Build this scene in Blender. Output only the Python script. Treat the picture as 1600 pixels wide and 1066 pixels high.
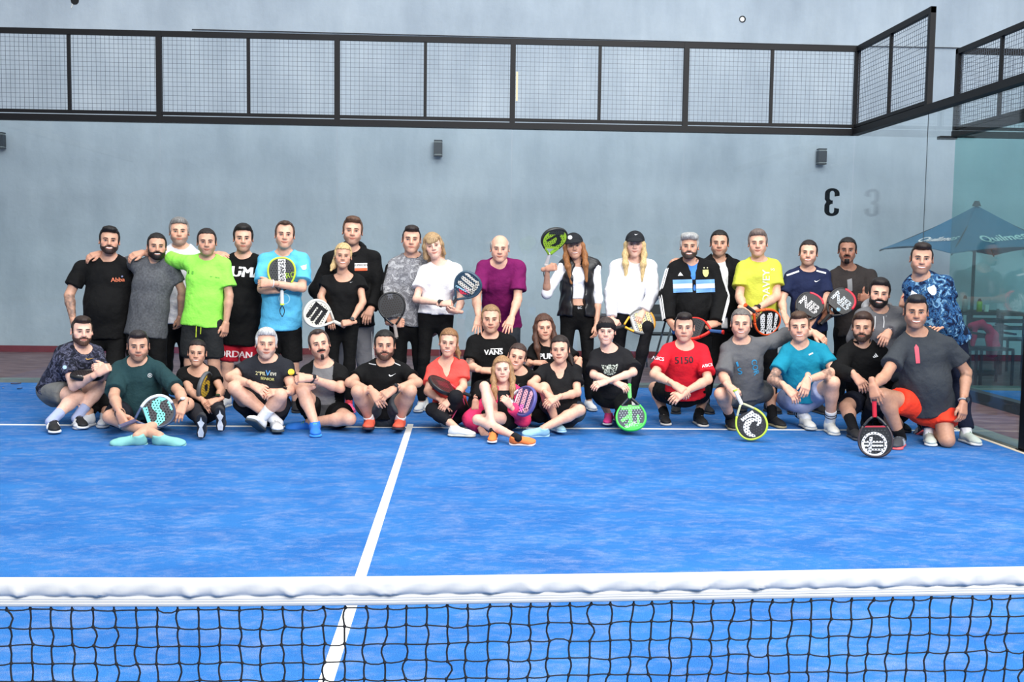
import bpy, math, random
import numpy as np
from mathutils import Vector, Matrix
from mathutils.bvhtree import BVHTree

random.seed(7)
rng = np.random.default_rng(7)
SC = bpy.context.scene
for o in list(bpy.data.objects):
    bpy.data.objects.remove(o, do_unlink=True)

# ------------------------------------------------------------------ camera
F_PX = 1679.95
CAMP = np.array([0.4842, -2.5117, 1.5273])
YAW, PITCH, ROLL = 0.043713, -0.079058, 0.0134145
_c, _s = math.cos(YAW), math.sin(YAW)
FW = np.array([_s * math.cos(PITCH), _c * math.cos(PITCH), math.sin(PITCH)])
_rt = np.array([_c, -_s, 0.0])
_up = np.cross(_rt, FW)
RT = math.cos(ROLL) * _rt + math.sin(ROLL) * _up
UP = -math.sin(ROLL) * _rt + math.cos(ROLL) * _up
cam_data = bpy.data.cameras.new('camera')
cam_data.sensor_width = 36.0
cam_data.lens = F_PX * 36.0 / 1600.0
cam_data.clip_start = 0.05
cam_data.clip_end = 200
cam = bpy.data.objects.new('camera', cam_data)
SC.collection.objects.link(cam)
cam.matrix_world = Matrix(((RT[0], UP[0], -FW[0], CAMP[0]), (RT[1], UP[1], -FW[1], CAMP[1]),
                           (RT[2], UP[2], -FW[2], CAMP[2]), (0, 0, 0, 1)))
SC.camera = cam

# ------------------------------------------------------------------ light
world = bpy.data.worlds.new('hall_daylight')
SC.world = world
world.use_nodes = True
_bg = world.node_tree.nodes['Background']
_bg.inputs[0].default_value = (0.91, 0.955, 1.0, 1)
_bg.inputs[1].default_value = 0.85
def area(name, loc, target, sx, sy, power, col=(1, 1, 1)):
    l = bpy.data.lights.new(name, 'AREA'); l.shape = 'RECTANGLE'
    l.size = sx; l.size_y = sy; l.energy = power; l.color = col
    o = bpy.data.objects.new(name, l); SC.collection.objects.link(o)
    o.location = loc
    d = Vector(target) - Vector(loc)
    o.rotation_euler = d.to_track_quat('-Z', 'Y').to_euler()
    return o
# daylight through the translucent roof strips of the hall, and the open side behind the net
area('roof_skylight', (1.6, 4.2, 8.6), (1.4, 5.2, 0), 9, 4, 650, (1.0, 0.99, 0.97))
area('front_skylight', (5.0, -7.5, 7.7), (1.2, 7.5, 1.4), 8, 3.6, 2350, (1.0, 0.985, 0.965))
SC.view_settings.view_transform = 'Standard'
SC.view_settings.look = 'None'
SC.view_settings.gamma = 1.0
SC.view_settings.use_curve_mapping = False
SC.view_settings.exposure = 0.2

# ------------------------------------------------------------------ picture <-> place
def nrm(v):
    v = np.asarray(v, float); n = np.linalg.norm(v)
    return v / n if n > 1e-9 else v
def ray(px, py):
    return nrm(FW + RT * ((px - 800) / F_PX) - UP * ((py - 533) / F_PX))
def at(px, py, Y):
    d = ray(px, py); return CAMP + d * ((Y - CAMP[1]) / d[1])
def onz(px, py, z):
    d = ray(px, py); return CAMP + d * ((z - CAMP[2]) / d[2])
def reach(px, py, c, L, sign):
    """point on the sight line at bone length L from joint c, nearer (-1) or farther (+1)"""
    d = ray(px, py); t0 = float(np.dot(c - CAMP, d)); p = CAMP + d * t0
    q = L * L - float(np.dot(p - c, p - c))
    return p if q <= 0 else p + d * (sign * math.sqrt(q))

# ------------------------------------------------------------------ colours and materials
def lin(c):
    c = np.asarray(c, float) / 255.0
    return np.where(c <= 0.04045, c / 12.92, ((c + 0.055) / 1.055) ** 2.4)
def rgb(*c): return tuple(float(x) for x in lin(c))
MATS = {}
def mat(name, col, rough=0.6, metal=0.0, bump=0.0, bscale=60, spec=0.5, vary=0.0, vscale=8, bdist=0.01):
    if name in MATS: return MATS[name]
    m = bpy.data.materials.new(name); m.use_nodes = True; MATS[name] = m
    nt = m.node_tree; b = nt.nodes['Principled BSDF']
    b.inputs['Base Color'].default_value = (*rgb(*col), 1)
    b.inputs['Roughness'].default_value = rough
    b.inputs['Metallic'].default_value = metal
    b.inputs['Specular IOR Level'].default_value = spec
    tc = nt.nodes.new('ShaderNodeTexCoord')
    if vary > 0:
        n = nt.nodes.new('ShaderNodeTexNoise'); n.inputs['Scale'].default_value = vscale; n.inputs['Detail'].default_value = 4
        nt.links.new(tc.outputs['Object'], n.inputs['Vector'])
        r = nt.nodes.new('ShaderNodeValToRGB')
        a = np.array(rgb(*col))
        r.color_ramp.elements[0].position = 0.3; r.color_ramp.elements[1].position = 0.7
        r.color_ramp.elements[0].color = (*np.clip(a * (1 - vary), 0, 1), 1)
        r.color_ramp.elements[1].color = (*np.clip(a * (1 + vary), 0, 1), 1)
        nt.links.new(n.outputs[0], r.inputs[0]); nt.links.new(r.outputs[0], b.inputs['Base Color'])
    if bump > 0:
        n = nt.nodes.new('ShaderNodeTexNoise'); n.inputs['Scale'].default_value = bscale; n.inputs['Detail'].default_value = 3
        nt.links.new(tc.outputs['Object'], n.inputs['Vector'])
        bp = nt.nodes.new('ShaderNodeBump'); bp.inputs['Strength'].default_value = bump; bp.inputs['Distance'].default_value = bdist
        nt.links.new(n.outputs[0], bp.inputs['Height']); nt.links.new(bp.outputs[0], b.inputs['Normal'])
    return m
def cloth(col, vary=0.06):
    return mat('fabric_%d_%d_%d' % tuple(col), col, 0.85, bump=0.55, bscale=13, spec=0.2, vary=vary, vscale=14, bdist=0.03)
def hairm(col):
    n = 'hair_%d_%d_%d' % tuple(col)
    if n in MATS: return MATS[n]
    m = mat(n, col, 0.55, spec=0.35)
    nt = m.node_tree; b = nt.nodes['Principled BSDF']
    tc = nt.nodes.new('ShaderNodeTexCoord'); mp = nt.nodes.new('ShaderNodeMapping')
    mp.inputs['Scale'].default_value = (1, 0.5, 0.12)
    nz = nt.nodes.new('ShaderNodeTexNoise'); nz.inputs['Scale'].default_value = 220; nz.inputs['Detail'].default_value = 2
    nt.links.new(tc.outputs['Object'], mp.inputs[0]); nt.links.new(mp.outputs[0], nz.inputs['Vector'])
    r = nt.nodes.new('ShaderNodeValToRGB'); a = np.array(rgb(*col))
    r.color_ramp.elements[0].position = 0.35; r.color_ramp.elements[1].position = 0.68
    r.color_ramp.elements[0].color = (*(a * 0.55), 1); r.color_ramp.elements[1].color = (*np.clip(a * 1.35, 0, 1), 1)
    nt.links.new(nz.outputs[0], r.inputs[0]); nt.links.new(r.outputs[0], b.inputs['Base Color'])
    bp = nt.nodes.new('ShaderNodeBump'); bp.inputs['Strength'].default_value = 0.6; bp.inputs['Distance'].default_value = 0.004
    nt.links.new(nz.outputs[0], bp.inputs['Height']); nt.links.new(bp.outputs[0], b.inputs['Normal'])
    return m
def attr_mat(name, rough=0.5, spec=0.4, sss=0.0):
    m = bpy.data.materials.new(name); m.use_nodes = True; MATS[name] = m
    nt = m.node_tree; b = nt.nodes['Principled BSDF']
    a = nt.nodes.new('ShaderNodeAttribute'); a.attribute_name = 'Col'
    nz = nt.nodes.new('ShaderNodeTexNoise'); nz.inputs['Scale'].default_value = 45; nz.inputs['Detail'].default_value = 3
    tc = nt.nodes.new('ShaderNodeTexCoord'); nt.links.new(tc.outputs['Object'], nz.inputs['Vector'])
    mx = nt.nodes.new('ShaderNodeMix'); mx.data_type = 'RGBA'; mx.blend_type = 'MULTIPLY'
    mx.inputs[0].default_value = 0.85
    r = nt.nodes.new('ShaderNodeValToRGB')
    r.color_ramp.elements[0].color = (0.88, 0.84, 0.83, 1); r.color_ramp.elements[1].color = (1, 1, 1, 1)
    r.color_ramp.elements[0].position = 0.3; r.color_ramp.elements[1].position = 0.6
    nt.links.new(nz.outputs[0], r.inputs[0])
    nt.links.new(a.outputs['Color'], mx.inputs[6]); nt.links.new(r.outputs[0], mx.inputs[7])
    nt.links.new(mx.outputs[2], b.inputs['Base Color'])
    b.inputs['Roughness'].default_value = rough; b.inputs['Specular IOR Level'].default_value = spec
    return m
SKINM = attr_mat('skin', 0.48, 0.4)
def camo(name, cols, scale=14, fine=0.35):
    """blotchy print of several dyes"""
    m = bpy.data.materials.new(name); m.use_nodes = True; MATS[name] = m
    nt = m.node_tree; b = nt.nodes['Principled BSDF']; b.inputs['Roughness'].default_value = 0.85
    b.inputs['Specular IOR Level'].default_value = 0.2
    tc = nt.nodes.new('ShaderNodeTexCoord'); nz = nt.nodes.new('ShaderNodeTexNoise')
    nz.inputs['Scale'].default_value = scale; nz.inputs['Detail'].default_value = 2.5; nz.inputs['Distortion'].default_value = 1.2
    nt.links.new(tc.outputs['Object'], nz.inputs['Vector'])
    r = nt.nodes.new('ShaderNodeValToRGB'); r.color_ramp.interpolation = 'CONSTANT' if fine < 0.3 else 'LINEAR'
    e = r.color_ramp.elements
    n = len(cols)
    e[0].position = 0.0; e[0].color = (*rgb(*cols[0]), 1)
    e[1].position = 0.34 + 0.34 * (n - 1) / n; e[1].color = (*rgb(*cols[-1]), 1)
    for i in range(1, n - 1):
        q = e.new(0.34 + 0.34 * i / n); q.color = (*rgb(*cols[i]), 1)
    nt.links.new(nz.outputs[0], r.inputs[0]); nt.links.new(r.outputs[0], b.inputs['Base Color'])
    return m

# ------------------------------------------------------------------ mesh helpers
def mesh_from(name, V, faces, mats=(), midx=None, smooth=True, col=None):
    """faces: list of (k, n) int arrays, n = corners"""
    me = bpy.data.meshes.new(name)
    V = np.asarray(V, np.float32)
    faces = [np.asarray(f, np.int32) for f in faces if len(f)]
    nl = sum(f.size for f in faces); npoly = sum(len(f) for f in faces)
    me.vertices.add(len(V)); me.vertices.foreach_set('co', V.ravel())
    me.loops.add(nl); me.loops.foreach_set('vertex_index', np.concatenate([f.ravel() for f in faces]))
    me.polygons.add(npoly)
    tot = np.concatenate([np.full(len(f), f.shape[1], np.int32) for f in faces])
    st = np.concatenate([[0], np.cumsum(tot)[:-1]]).astype(np.int32)
    me.polygons.foreach_set('loop_start', st); me.polygons.foreach_set('loop_total', tot)
    for m in mats: me.materials.append(m)
    if midx is not None: me.polygons.foreach_set('material_index', np.asarray(midx, np.int32))
    me.polygons.foreach_set('use_smooth', np.full(npoly, smooth))
    if col is not None:
        a = me.color_attributes.new('Col', 'FLOAT_COLOR', 'POINT')
        c = np.ones((len(V), 4), np.float32); c[:, :3] = col
        a.data.foreach_set('color', c.ravel())
    me.update(calc_edges=True)
    return me
def link(name, me, parent=None, loc=(0, 0, 0), **props):
    o = bpy.data.objects.new(name, me); SC.collection.objects.link(o)
    o.location = loc
    if parent is not None: o.parent = parent
    for k, v in props.items(): o[k] = v
    return o
def empty(name, loc, label, category, group=None):
    o = bpy.data.objects.new(name, None); SC.collection.objects.link(o)
    o.location = loc; o.empty_display_size = 0.1
    o['label'] = label; o['category'] = category
    if group: o['group'] = group
    return o

class MB:
    """collects simple solids into one mesh (several materials possible)"""
    def __init__(s): s.V = []; s.F = {}; s.n = 0; s.mats = []; s.cur = 0
    def mat(s, m):
        if m not in s.mats: s.mats.append(m)
        s.cur = s.mats.index(m); return s
    def put(s, V, F):
        V = np.asarray(V, float)
        for f in F:
            s.F.setdefault(len(f), []).append((tuple(i + s.n for i in f), s.cur))
        s.V.append(V); s.n += len(V); return s
    def box(s, lo, hi):
        x0, y0, z0 = lo; x1, y1, z1 = hi
        return s.put([(x0,y0,z0),(x1,y0,z0),(x1,y1,z0),(x0,y1,z0),(x0,y0,z1),(x1,y0,z1),(x1,y1,z1),(x0,y1,z1)],
              [(0,3,2,1),(4,5,6,7),(0,1,5,4),(1,2,6,5),(2,3,7,6),(3,0,4,7)])
    def bar(s, a, b, w, t, up=(0, 0, 1)):
        a = np.asarray(a, float); b = np.asarray(b, float); d = nrm(b - a)
        u = np.asarray(up, float)
        if abs(np.dot(u, d)) > 0.95: u = np.array([0, 1.0, 0])
        x = nrm(np.cross(d, u)); y = np.cross(x, d)
        V = [p + sx * x * w / 2 + sy * y * t / 2 for p in (a, b) for sx, sy in ((-1,-1),(1,-1),(1,1),(-1,1))]
        return s.put(V, [(0,1,2,3),(7,6,5,4),(0,4,5,1),(1,5,6,2),(2,6,7,3),(3,7,4,0)])
    def tube(s, pts, r, n=8, cap=True):
        pts = [np.asarray(p, float) for p in pts]
        rs = r if hasattr(r, '__len__') else [r] * len(pts)
        V = []; F = []; ref = None
        for i, p in enumerate(pts):
            d = nrm(pts[min(i + 1, len(pts) - 1)] - pts[max(i - 1, 0)])
            if ref is None:
                ref = np.array([0, 0, 1.0]) if abs(d[2]) < 0.9 else np.array([1.0, 0, 0])
            x = nrm(np.cross(d, ref)); y = np.cross(x, d); ref = y
            for k in range(n):
                a = 2 * math.pi * k / n
                V.append(p + rs[i] * (math.cos(a) * x + math.sin(a) * y))
        for i in range(len(pts) - 1):
            for k in range(n):
                k2 = (k + 1) % n
                F.append((i*n+k, i*n+k2, (i+1)*n+k2, (i+1)*n+k))
        if cap:
            F.append(tuple(range(n - 1, -1, -1))); F.append(tuple(range((len(pts)-1)*n, len(pts)*n)))
        return s.put(V, F)
    def sphere(s, c, r, nu=10, nv=7, R=None):
        r = np.ones(3) * np.asarray(r, float); V = []; F = []
        for j in range(nv + 1):
            th = math.pi * j / nv
            for i in range(nu):
                ph = 2 * math.pi * i / nu
                V.append((math.sin(th)*math.cos(ph), math.sin(th)*math.sin(ph), math.cos(th)))
        V = np.array(V) * r
        if R is not None: V = V @ np.asarray(R).T
        V = V + np.asarray(c, float)
        for j in range(nv):
            for i in range(nu):
                i2 = (i + 1) % nu
                F.append((j*nu+i, (j+1)*nu+i, (j+1)*nu+i2, j*nu+i2))
        return s.put(V, F)
    def prism(s, poly, z0, z1, R=None, o=(0, 0, 0)):
        n = len(poly)
        V = np.array([(x, y, z0) for x, y in poly] + [(x, y, z1) for x, y in poly], float)
        if R is not None: V = V @ np.asarray(R).T
        V = V + np.asarray(o, float)
        F = [tuple(range(n - 1, -1, -1)), tuple(range(n, 2 * n))] + [(i, (i+1) % n, n + (i+1) % n, n + i) for i in range(n)]
        return s.put(V, F)
    def arrays(s):
        V = np.concatenate(s.V); fs = []; mi = []
        for k, l in s.F.items():
            fs.append(np.array([f for f, _ in l])); mi += [m for _, m in l]
        return V, fs, mi
    def build(s, name, m=None, parent=None, loc=(0, 0, 0), smooth=False, off=None, **props):
        V, fs, mi = s.arrays()
        if off is not None: V = V - np.asarray(off)
        me = mesh_from(name, V, fs, mats=[m] if m else s.mats, midx=None if m else mi, smooth=smooth)
        return link(name, me, parent, loc, **props)

# ------------------------------------------------------------------ smooth solids: distance fields and surface nets
class Grid:
    def __init__(s, lo, hi, h):
        s.h = h; s.lo = np.asarray(lo, float) - 3 * h
        n = np.ceil((np.asarray(hi, float) + 3 * h - s.lo) / h).astype(int) + 1
        s.v = np.full(n, 0.5, np.float32); s.n = n
    def win(s, lo, hi):
        a = np.clip(np.floor((lo - s.lo) / s.h).astype(int), 0, s.n); b = np.clip(np.ceil((hi - s.lo) / s.h).astype(int) + 1, 0, s.n)
        if (b <= a).any(): return None
        sl = tuple(slice(a[i], b[i]) for i in range(3))
        X = [(s.lo[i] + s.h * np.arange(a[i], b[i])).astype(np.float32) for i in range(3)]
        return sl, X[0][:, None, None], X[1][None, :, None], X[2][None, None, :]
    def merge(s, sl, d, k, sub=False):
        v = s.v[sl]
        if sub:
            d = -d; h = np.maximum(k - np.abs(v - d), 0) / k
            s.v[sl] = np.maximum(v, d) + h * h * k * 0.25
        else:
            h = np.maximum(k - np.abs(v - d), 0) / k
            s.v[sl] = np.minimum(v, d) - h * h * k * 0.25
    def cone(s, a, b, ra, rb, k=0.02, fr=None, sq=1.0, cut=False, cuta=False, sub=False):
        a = np.asarray(a, float); b = np.asarray(b, float)
        R = max(ra, rb) + k + 3 * s.h
        w = s.win(np.minimum(a, b) - R, np.maximum(a, b) + R)
        if w is None: return
        sl, X, Y, Z = w
        ba = b - a; L2 = max(float(ba @ ba), 1e-9)
        qx, qy, qz = X - a[0], Y - a[1], Z - a[2]
        tt = (qx * ba[0] + qy * ba[1] + qz * ba[2]) / L2
        t = np.clip(tt, 0, 1)
        ex, ey, ez = qx - t * ba[0], qy - t * ba[1], qz - t * ba[2]
        d2 = ex * ex + ey * ey + ez * ez
        r = ra + (rb - ra) * t
        if fr is not None:
            wv = ex * fr[0] + ey * fr[1] + ez * fr[2]
            d = (np.sqrt(d2 + (1 / sq ** 2 - 1) * wv * wv) - r) * (0.5 + 0.5 * sq)
        else:
            d = np.sqrt(d2) - r
        L = math.sqrt(L2)
        if cut: d = np.maximum(d, (tt - 1) * L)
        if cuta: d = np.maximum(d, -tt * L)
        s.merge(sl, d, k, sub)
    def ell(s, c, r, k=0.02, R=None, sub=False):
        c = np.asarray(c, float); r = np.ones(3) * np.asarray(r, float)
        m = r.max() + k + 3 * s.h
        w = s.win(c - m, c + m)
        if w is None: return
        sl, X, Y, Z = w
        q = [X - c[0], Y - c[1], Z - c[2]]
        if R is not None:
            R = np.asarray(R)   # rows = axes
            q = [q[0] * R[i][0] + q[1] * R[i][1] + q[2] * R[i][2] for i in range(3)]
        k0 = np.sqrt((q[0]/r[0])**2 + (q[1]/r[1])**2 + (q[2]/r[2])**2)
        k1 = np.sqrt((q[0]/r[0]**2)**2 + (q[1]/r[1]**2)**2 + (q[2]/r[2]**2)**2) + 1e-6
        s.merge(sl, k0 * (k0 - 1) / k1, k, sub)
    def coords(s):
        X = [(s.lo[i] + s.h * np.arange(s.n[i])).astype(np.float32) for i in range(3)]
        return X[0][:, None, None], X[1][None, :, None], X[2][None, None, :]
    def plane(s, p, n, k=0.004):
        """cut away the side n points to"""
        n = nrm(n); X, Y, Z = s.coords()
        d = (X - p[0]) * n[0] + (Y - p[1]) * n[1] + (Z - p[2]) * n[2]
        s.v = np.maximum(s.v, d.astype(np.float32))
    def folds(s, amp, freq, seed):
        r = np.random.default_rng(seed); X, Y, Z = s.coords()
        out = 0
        for i in range(4):
            d = r.normal(size=3); d[2] *= 0.6; d = d / np.linalg.norm(d) * freq * (0.7 + 0.7 * i)
            e = r.normal(size=3) * freq * 0.5
            out = out + np.sin(X*d[0] + Y*d[1] + Z*d[2] + 1.4 * np.sin(X*e[0] + Y*e[1] + Z*e[2]) + r.uniform(0, 6)) / (1 + 0.6 * i)
        s.v = s.v + (amp * 0.5 * out).astype(np.float32)
    def net(s):
        v = s.v; S = v < 0
        n = v.shape
        c = np.zeros((n[0]-1, n[1]-1, n[2]-1), np.uint8)
        for i in (0, 1):
            for j in (0, 1):
                for k in (0, 1):
                    c += S[i:n[0]-1+i, j:n[1]-1+j, k:n[2]-1+k]
        act = (c > 0) & (c < 8)
        idx = np.argwhere(act)
        ids = np.full(c.shape, -1, np.int32); ids[act] = np.arange(len(idx))
        P = np.zeros((len(idx), 3)); W = np.zeros(len(idx))
        cor = [(i, j, k) for i in (0, 1) for j in (0, 1) for k in (0, 1)]
        vals = {q: v[idx[:, 0]+q[0], idx[:, 1]+q[1], idx[:, 2]+q[2]] for q in cor}
        for q in cor:
            for ax in range(3):
                if q[ax] == 0:
                    r = list(q); r[ax] = 1; r = tuple(r)
                    va, vb = vals[q], vals[r]; m = (va < 0) != (vb < 0)
                    t = np.where(m, va / np.where(m, va - vb, 1), 0)
                    for a in range(3):
                        P[:, a] += np.where(m, q[a] + (t if a == ax else 0), 0)
                    W += m
        V = s.lo + s.h * (idx + P / W[:, None])
        Q = []
        for ax in range(3):
            b1, b2 = (ax + 1) % 3, (ax + 2) % 3
            s0 = [slice(1, -1)] * 3; s1 = [slice(1, -1)] * 3
            s0[ax] = slice(0, n[ax]-1); s1[ax] = slice(1, n[ax])
            A = S[tuple(s0)]; B = S[tuple(s1)]
            for mask, flip in ((A & ~B, False), (~A & B, True)):
                e = np.argwhere(mask)
                if not len(e): continue
                g = e.copy(); g[:, b1] += 1; g[:, b2] += 1
                def cid(o1, o2):
                    h_ = g.copy(); h_[:, b1] += o1; h_[:, b2] += o2
                    return ids[h_[:, 0], h_[:, 1], h_[:, 2]]
                q = np.stack([cid(-1, -1), cid(0, -1), cid(0, 0), cid(-1, 0)], 1)
                if flip: q = q[:, ::-1]
                Q.append(q)
        return V, np.concatenate(Q) if Q else np.zeros((0, 4), int)

# ================================================================== the court and the hall
def node_mat(name, rough=0.9, spec=0.2):
    m = bpy.data.materials.new(name); m.use_nodes = True; MATS[name] = m
    nt = m.node_tree; b = nt.nodes['Principled BSDF']
    b.inputs['Roughness'].default_value = rough; b.inputs['Specular IOR Level'].default_value = spec
    return m, nt, b
def noise(nt, scale, detail=4, vec=None, rough=0.55, dist=0.0):
    n = nt.nodes.new('ShaderNodeTexNoise'); n.inputs['Scale'].default_value = scale
    n.inputs['Detail'].default_value = detail; n.inputs['Roughness'].default_value = rough
    n.inputs['Distortion'].default_value = dist
    if vec is not None: nt.links.new(vec, n.inputs['Vector'])
    return n.outputs[0]
def ramp(nt, fac, stops):
    r = nt.nodes.new('ShaderNodeValToRGB'); e = r.color_ramp.elements
    e[0].position, e[0].color = stops[0][0], (*stops[0][1], 1)
    e[1].position, e[1].color = stops[-1][0], (*stops[-1][1], 1)
    for p, c in stops[1:-1]:
        q = e.new(p); q.color = (*c, 1)
    nt.links.new(fac, r.inputs[0]); return r.outputs[0]
def mix(nt, fac, a, b, mode='MIX'):
    m = nt.nodes.new('ShaderNodeMix'); m.data_type = 'RGBA'; m.blend_type = mode
    for i, x in ((0, fac), (6, a), (7, b)):
        if isinstance(x, (int, float)): m.inputs[i].default_value = x
        elif isinstance(x, tuple): m.inputs[i].default_value = (*x, 1)
        else: nt.links.new(x, m.inputs[i])
    return m.outputs[2]
def objvec(nt, scale=(1, 1, 1)):
    tc = nt.nodes.new('ShaderNodeTexCoord'); mp = nt.nodes.new('ShaderNodeMapping')
    mp.inputs['Scale'].default_value = scale
    nt.links.new(tc.outputs['Object'], mp.inputs[0]); return mp.outputs[0]

# artificial turf dressed with sand
M_TURF, nt, b = node_mat('blue_sanded_turf', 0.95, 0.1)
v = objvec(nt); v2 = objvec(nt, (0.8, 1.25, 1))
base = ramp(nt, noise(nt, 260, 2, v), [(0.3, rgb(26, 84, 160)), (0.7, rgb(68, 138, 206))])
big = ramp(nt, noise(nt, 2.2, 5, v2), [(0.35, (0.80, 0.84, 0.9)), (0.7, (1.12, 1.1, 1.05))])
base = mix(nt, 1.0, base, big, 'MULTIPLY')
s1 = ramp(nt, noise(nt, 9, 8, v2, 0.72), [(0.46, (0, 0, 0)), (0.70, (0.75, 0.75, 0.75))])
s2 = ramp(nt, noise(nt, 420, 2, v), [(0.5, (0, 0, 0)), (0.62, (1, 1, 1))])
sm = nt.nodes.new('ShaderNodeMath'); sm.operation = 'MULTIPLY'
nt.links.new(s1, sm.inputs[0]); nt.links.new(s2, sm.inputs[1])
base = mix(nt, sm.outputs[0], base, rgb(205, 198, 190))
nt.links.new(base, b.inputs['Base Color'])
bp = nt.nodes.new('ShaderNodeBump'); bp.inputs['Strength'].default_value = 0.5; bp.inputs['Distance'].default_value = 0.01
nt.links.new(noise(nt, 300, 2, v), bp.inputs['Height']); nt.links.new(bp.outputs[0], b.inputs['Normal'])

M_LINE = mat('white_line_turf', (236, 236, 232), 0.9, bump=0.3, bscale=300, vary=0.05, vscale=60)
M_RED, nt, b = node_mat('dull_red_floor', 0.55, 0.4)
v = objvec(nt, (1, 2.5, 1))
c = ramp(nt, noise(nt, 3.0, 6, v), [(0.3, rgb(88, 62, 66)), (0.55, rgb(120, 92, 94)), (0.75, rgb(150, 130, 128))])
nt.links.new(c, b.inputs['Base Color'])
M_KERB = mat('concrete_kerb', (112, 122, 116), 0.8, bump=0.3, bscale=40, vary=0.12)
M_WALL, nt, b = node_mat('grey_painted_render', 0.8, 0.25)
v = objvec(nt); vs = objvec(nt, (1.0, 1.0, 0.25))
c = ramp(nt, noise(nt, 0.55, 6, v, 0.6), [(0.3, rgb(158, 171, 182)), (0.52, rgb(172, 185, 195)), (0.72, rgb(184, 196, 204))])
st = ramp(nt, noise(nt, 2.6, 7, vs, 0.65), [(0.35, (0.90, 0.91, 0.92)), (0.65, (1.05, 1.05, 1.05))])
c = mix(nt, 1.0, c, st, 'MULTIPLY')
nt.links.new(c, b.inputs['Base Color'])
bp = nt.nodes.new('ShaderNodeBump'); bp.inputs['Strength'].default_value = 0.25; bp.inputs['Distance'].default_value = 0.02
nt.links.new(noise(nt, 14, 6, v), bp.inputs['Height']); nt.links.new(bp.outputs[0], b.inputs['Normal'])
M_SKIRT = mat('dark_red_paint', (112, 36, 46), 0.6, vary=0.12)
M_STEEL = mat('black_steel', (15, 15, 17), 0.55, 0.0, bump=0.05, bscale=40, spec=0.25, vary=0.1)
M_WIRE = mat('dark_wire', (84, 92, 102), 0.5, 0.2)

def glass_mat(name, tint, refl=1.0):
    m = bpy.data.materials.new(name); m.use_nodes = True; MATS[name] = m
    nt = m.node_tree; nt.nodes.remove(nt.nodes['Principled BSDF'])
    out = nt.nodes['Material Output']
    tr = nt.nodes.new('ShaderNodeBsdfTransparent'); tr.inputs[0].default_value = (*tint, 1)
    gl = nt.nodes.new('ShaderNodeBsdfGlossy'); gl.inputs['Roughness'].default_value = 0.01
    # share reflected at each face of the pane (Schlick)
    lw = nt.nodes.new('ShaderNodeLayerWeight'); lw.inputs[0].default_value = 0.5
    pw = nt.nodes.new('ShaderNodeMath'); pw.operation = 'POWER'; pw.inputs[1].default_value = 5.0
    ma = nt.nodes.new('ShaderNodeMath'); ma.operation = 'MULTIPLY_ADD'; ma.inputs[1].default_value = 0.96; ma.inputs[2].default_value = 0.035
    ms = nt.nodes.new('ShaderNodeMixShader')
    nt.links.new(lw.outputs['Facing'], pw.inputs[0]); nt.links.new(pw.outputs[0], ma.inputs[0])
    nt.links.new(ma.outputs[0], ms.inputs[0])
    nt.links.new(tr.outputs[0], ms.inputs[1]); nt.links.new(gl.outputs[0], ms.inputs[2])
    nt.links.new(ms.outputs[0], out.inputs[0])
    return m
M_GLASS = glass_mat('court_glass', (0.955, 0.985, 0.985))
M_GLASS2 = glass_mat('court_glass_green', (0.80, 0.93, 0.92))

YB = 10.0          # back glass of the court
YW = 13.9          # hall wall behind it
XR = 5.0           # side glass
XN = 6.2           # the neighbouring court begins here

def slab(name, lo, hi, m, **props):
    off = np.array([(lo[0] + hi[0]) / 2, (lo[1] + hi[1]) / 2, lo[2]])
    return MB().box(lo, hi).build(name, m, loc=off, off=off, **props)

slab('floor', (-30, -14, -0.3), (30, YW + 0.3, -0.012), M_RED, kind='structure', label='dull red concrete hall floor around the courts')
turf = slab('floor', (-XR, -10, -0.05), (XR, YB - 0.01, 0.0), M_TURF, kind='structure', label='blue sanded artificial turf of the court')
slab('floor', (XN, -10, -0.05), (XN + 10, YB - 0.01, 0.0), M_TURF, kind='structure', label='blue turf of the neighbouring court beyond the side glass')
slab('trim_1', (-5.2, YB + 0.0, -0.02), (5.05, YB + 0.22, 0.03), M_KERB, kind='structure', label='concrete kerb strip under the back glass')
slab('trim_2', (XN, YB + 0.0, -0.02), (XN + 10, YB + 0.22, 0.03), M_KERB, kind='structure', label='concrete kerb strip of the neighbouring court')
slab('trim_3', (XR + 0.0, -2, -0.02), (XR + 0.2, YB + 0.2, 0.02), M_KERB, kind='structure', label='concrete kerb strip under the side glass')
slab('trim_4', (XN - 0.12, -2, -0.02), (XN, YB, 0.11), mat('dark_kerb', (46, 56, 66), 0.6, vary=0.1), kind='structure', label='dark base beam of the neighbouring side glass')
# court markings
slab('service_line', (-XR, 6.925, -0.004), (XR, 6.975, 0.003), M_LINE, kind='structure', label='white service line across the blue turf')
slab('centre_line', (-0.027, -0.3, -0.004), (0.027, 7.12, 0.0034), M_LINE, kind='structure', label='white centre line running from net to service line')
slab('edge_line', (XR - 0.045, 0, -0.004), (XR - 0.005, YB - 0.05, 0.004), mat('pale_edge_tape', (216, 200, 178), 0.8, vary=0.1), kind='structure', label='pale edge strip along the side glass')

wall = slab('wall_back', (-16, YW, -0.05), (20, YW + 0.25, 9.0), M_WALL, kind='structure', label='tall grey painted wall behind the courts')
slab('baseboard_back', (-16, YW - 0.012, -0.01), (20, YW, 0.085), M_SKIRT, kind='structure', label='dark red painted strip along the foot of the wall')
slab('wall_front', (-16, -13.2, -0.05), (20, -13, 8.0), M_WALL, kind='structure', label='grey hall wall behind the viewer')
slab('wall_left', (-14.2, -13, -0.05), (-14, YW, 8.0), M_WALL, kind='structure', label='grey hall wall far on the left')
slab('wall_right', (17.5, -12, -0.05), (17.7, YW, 9.0), M_WALL, kind='structure', label='grey side wall of the hall beyond the neighbouring court')

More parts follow.
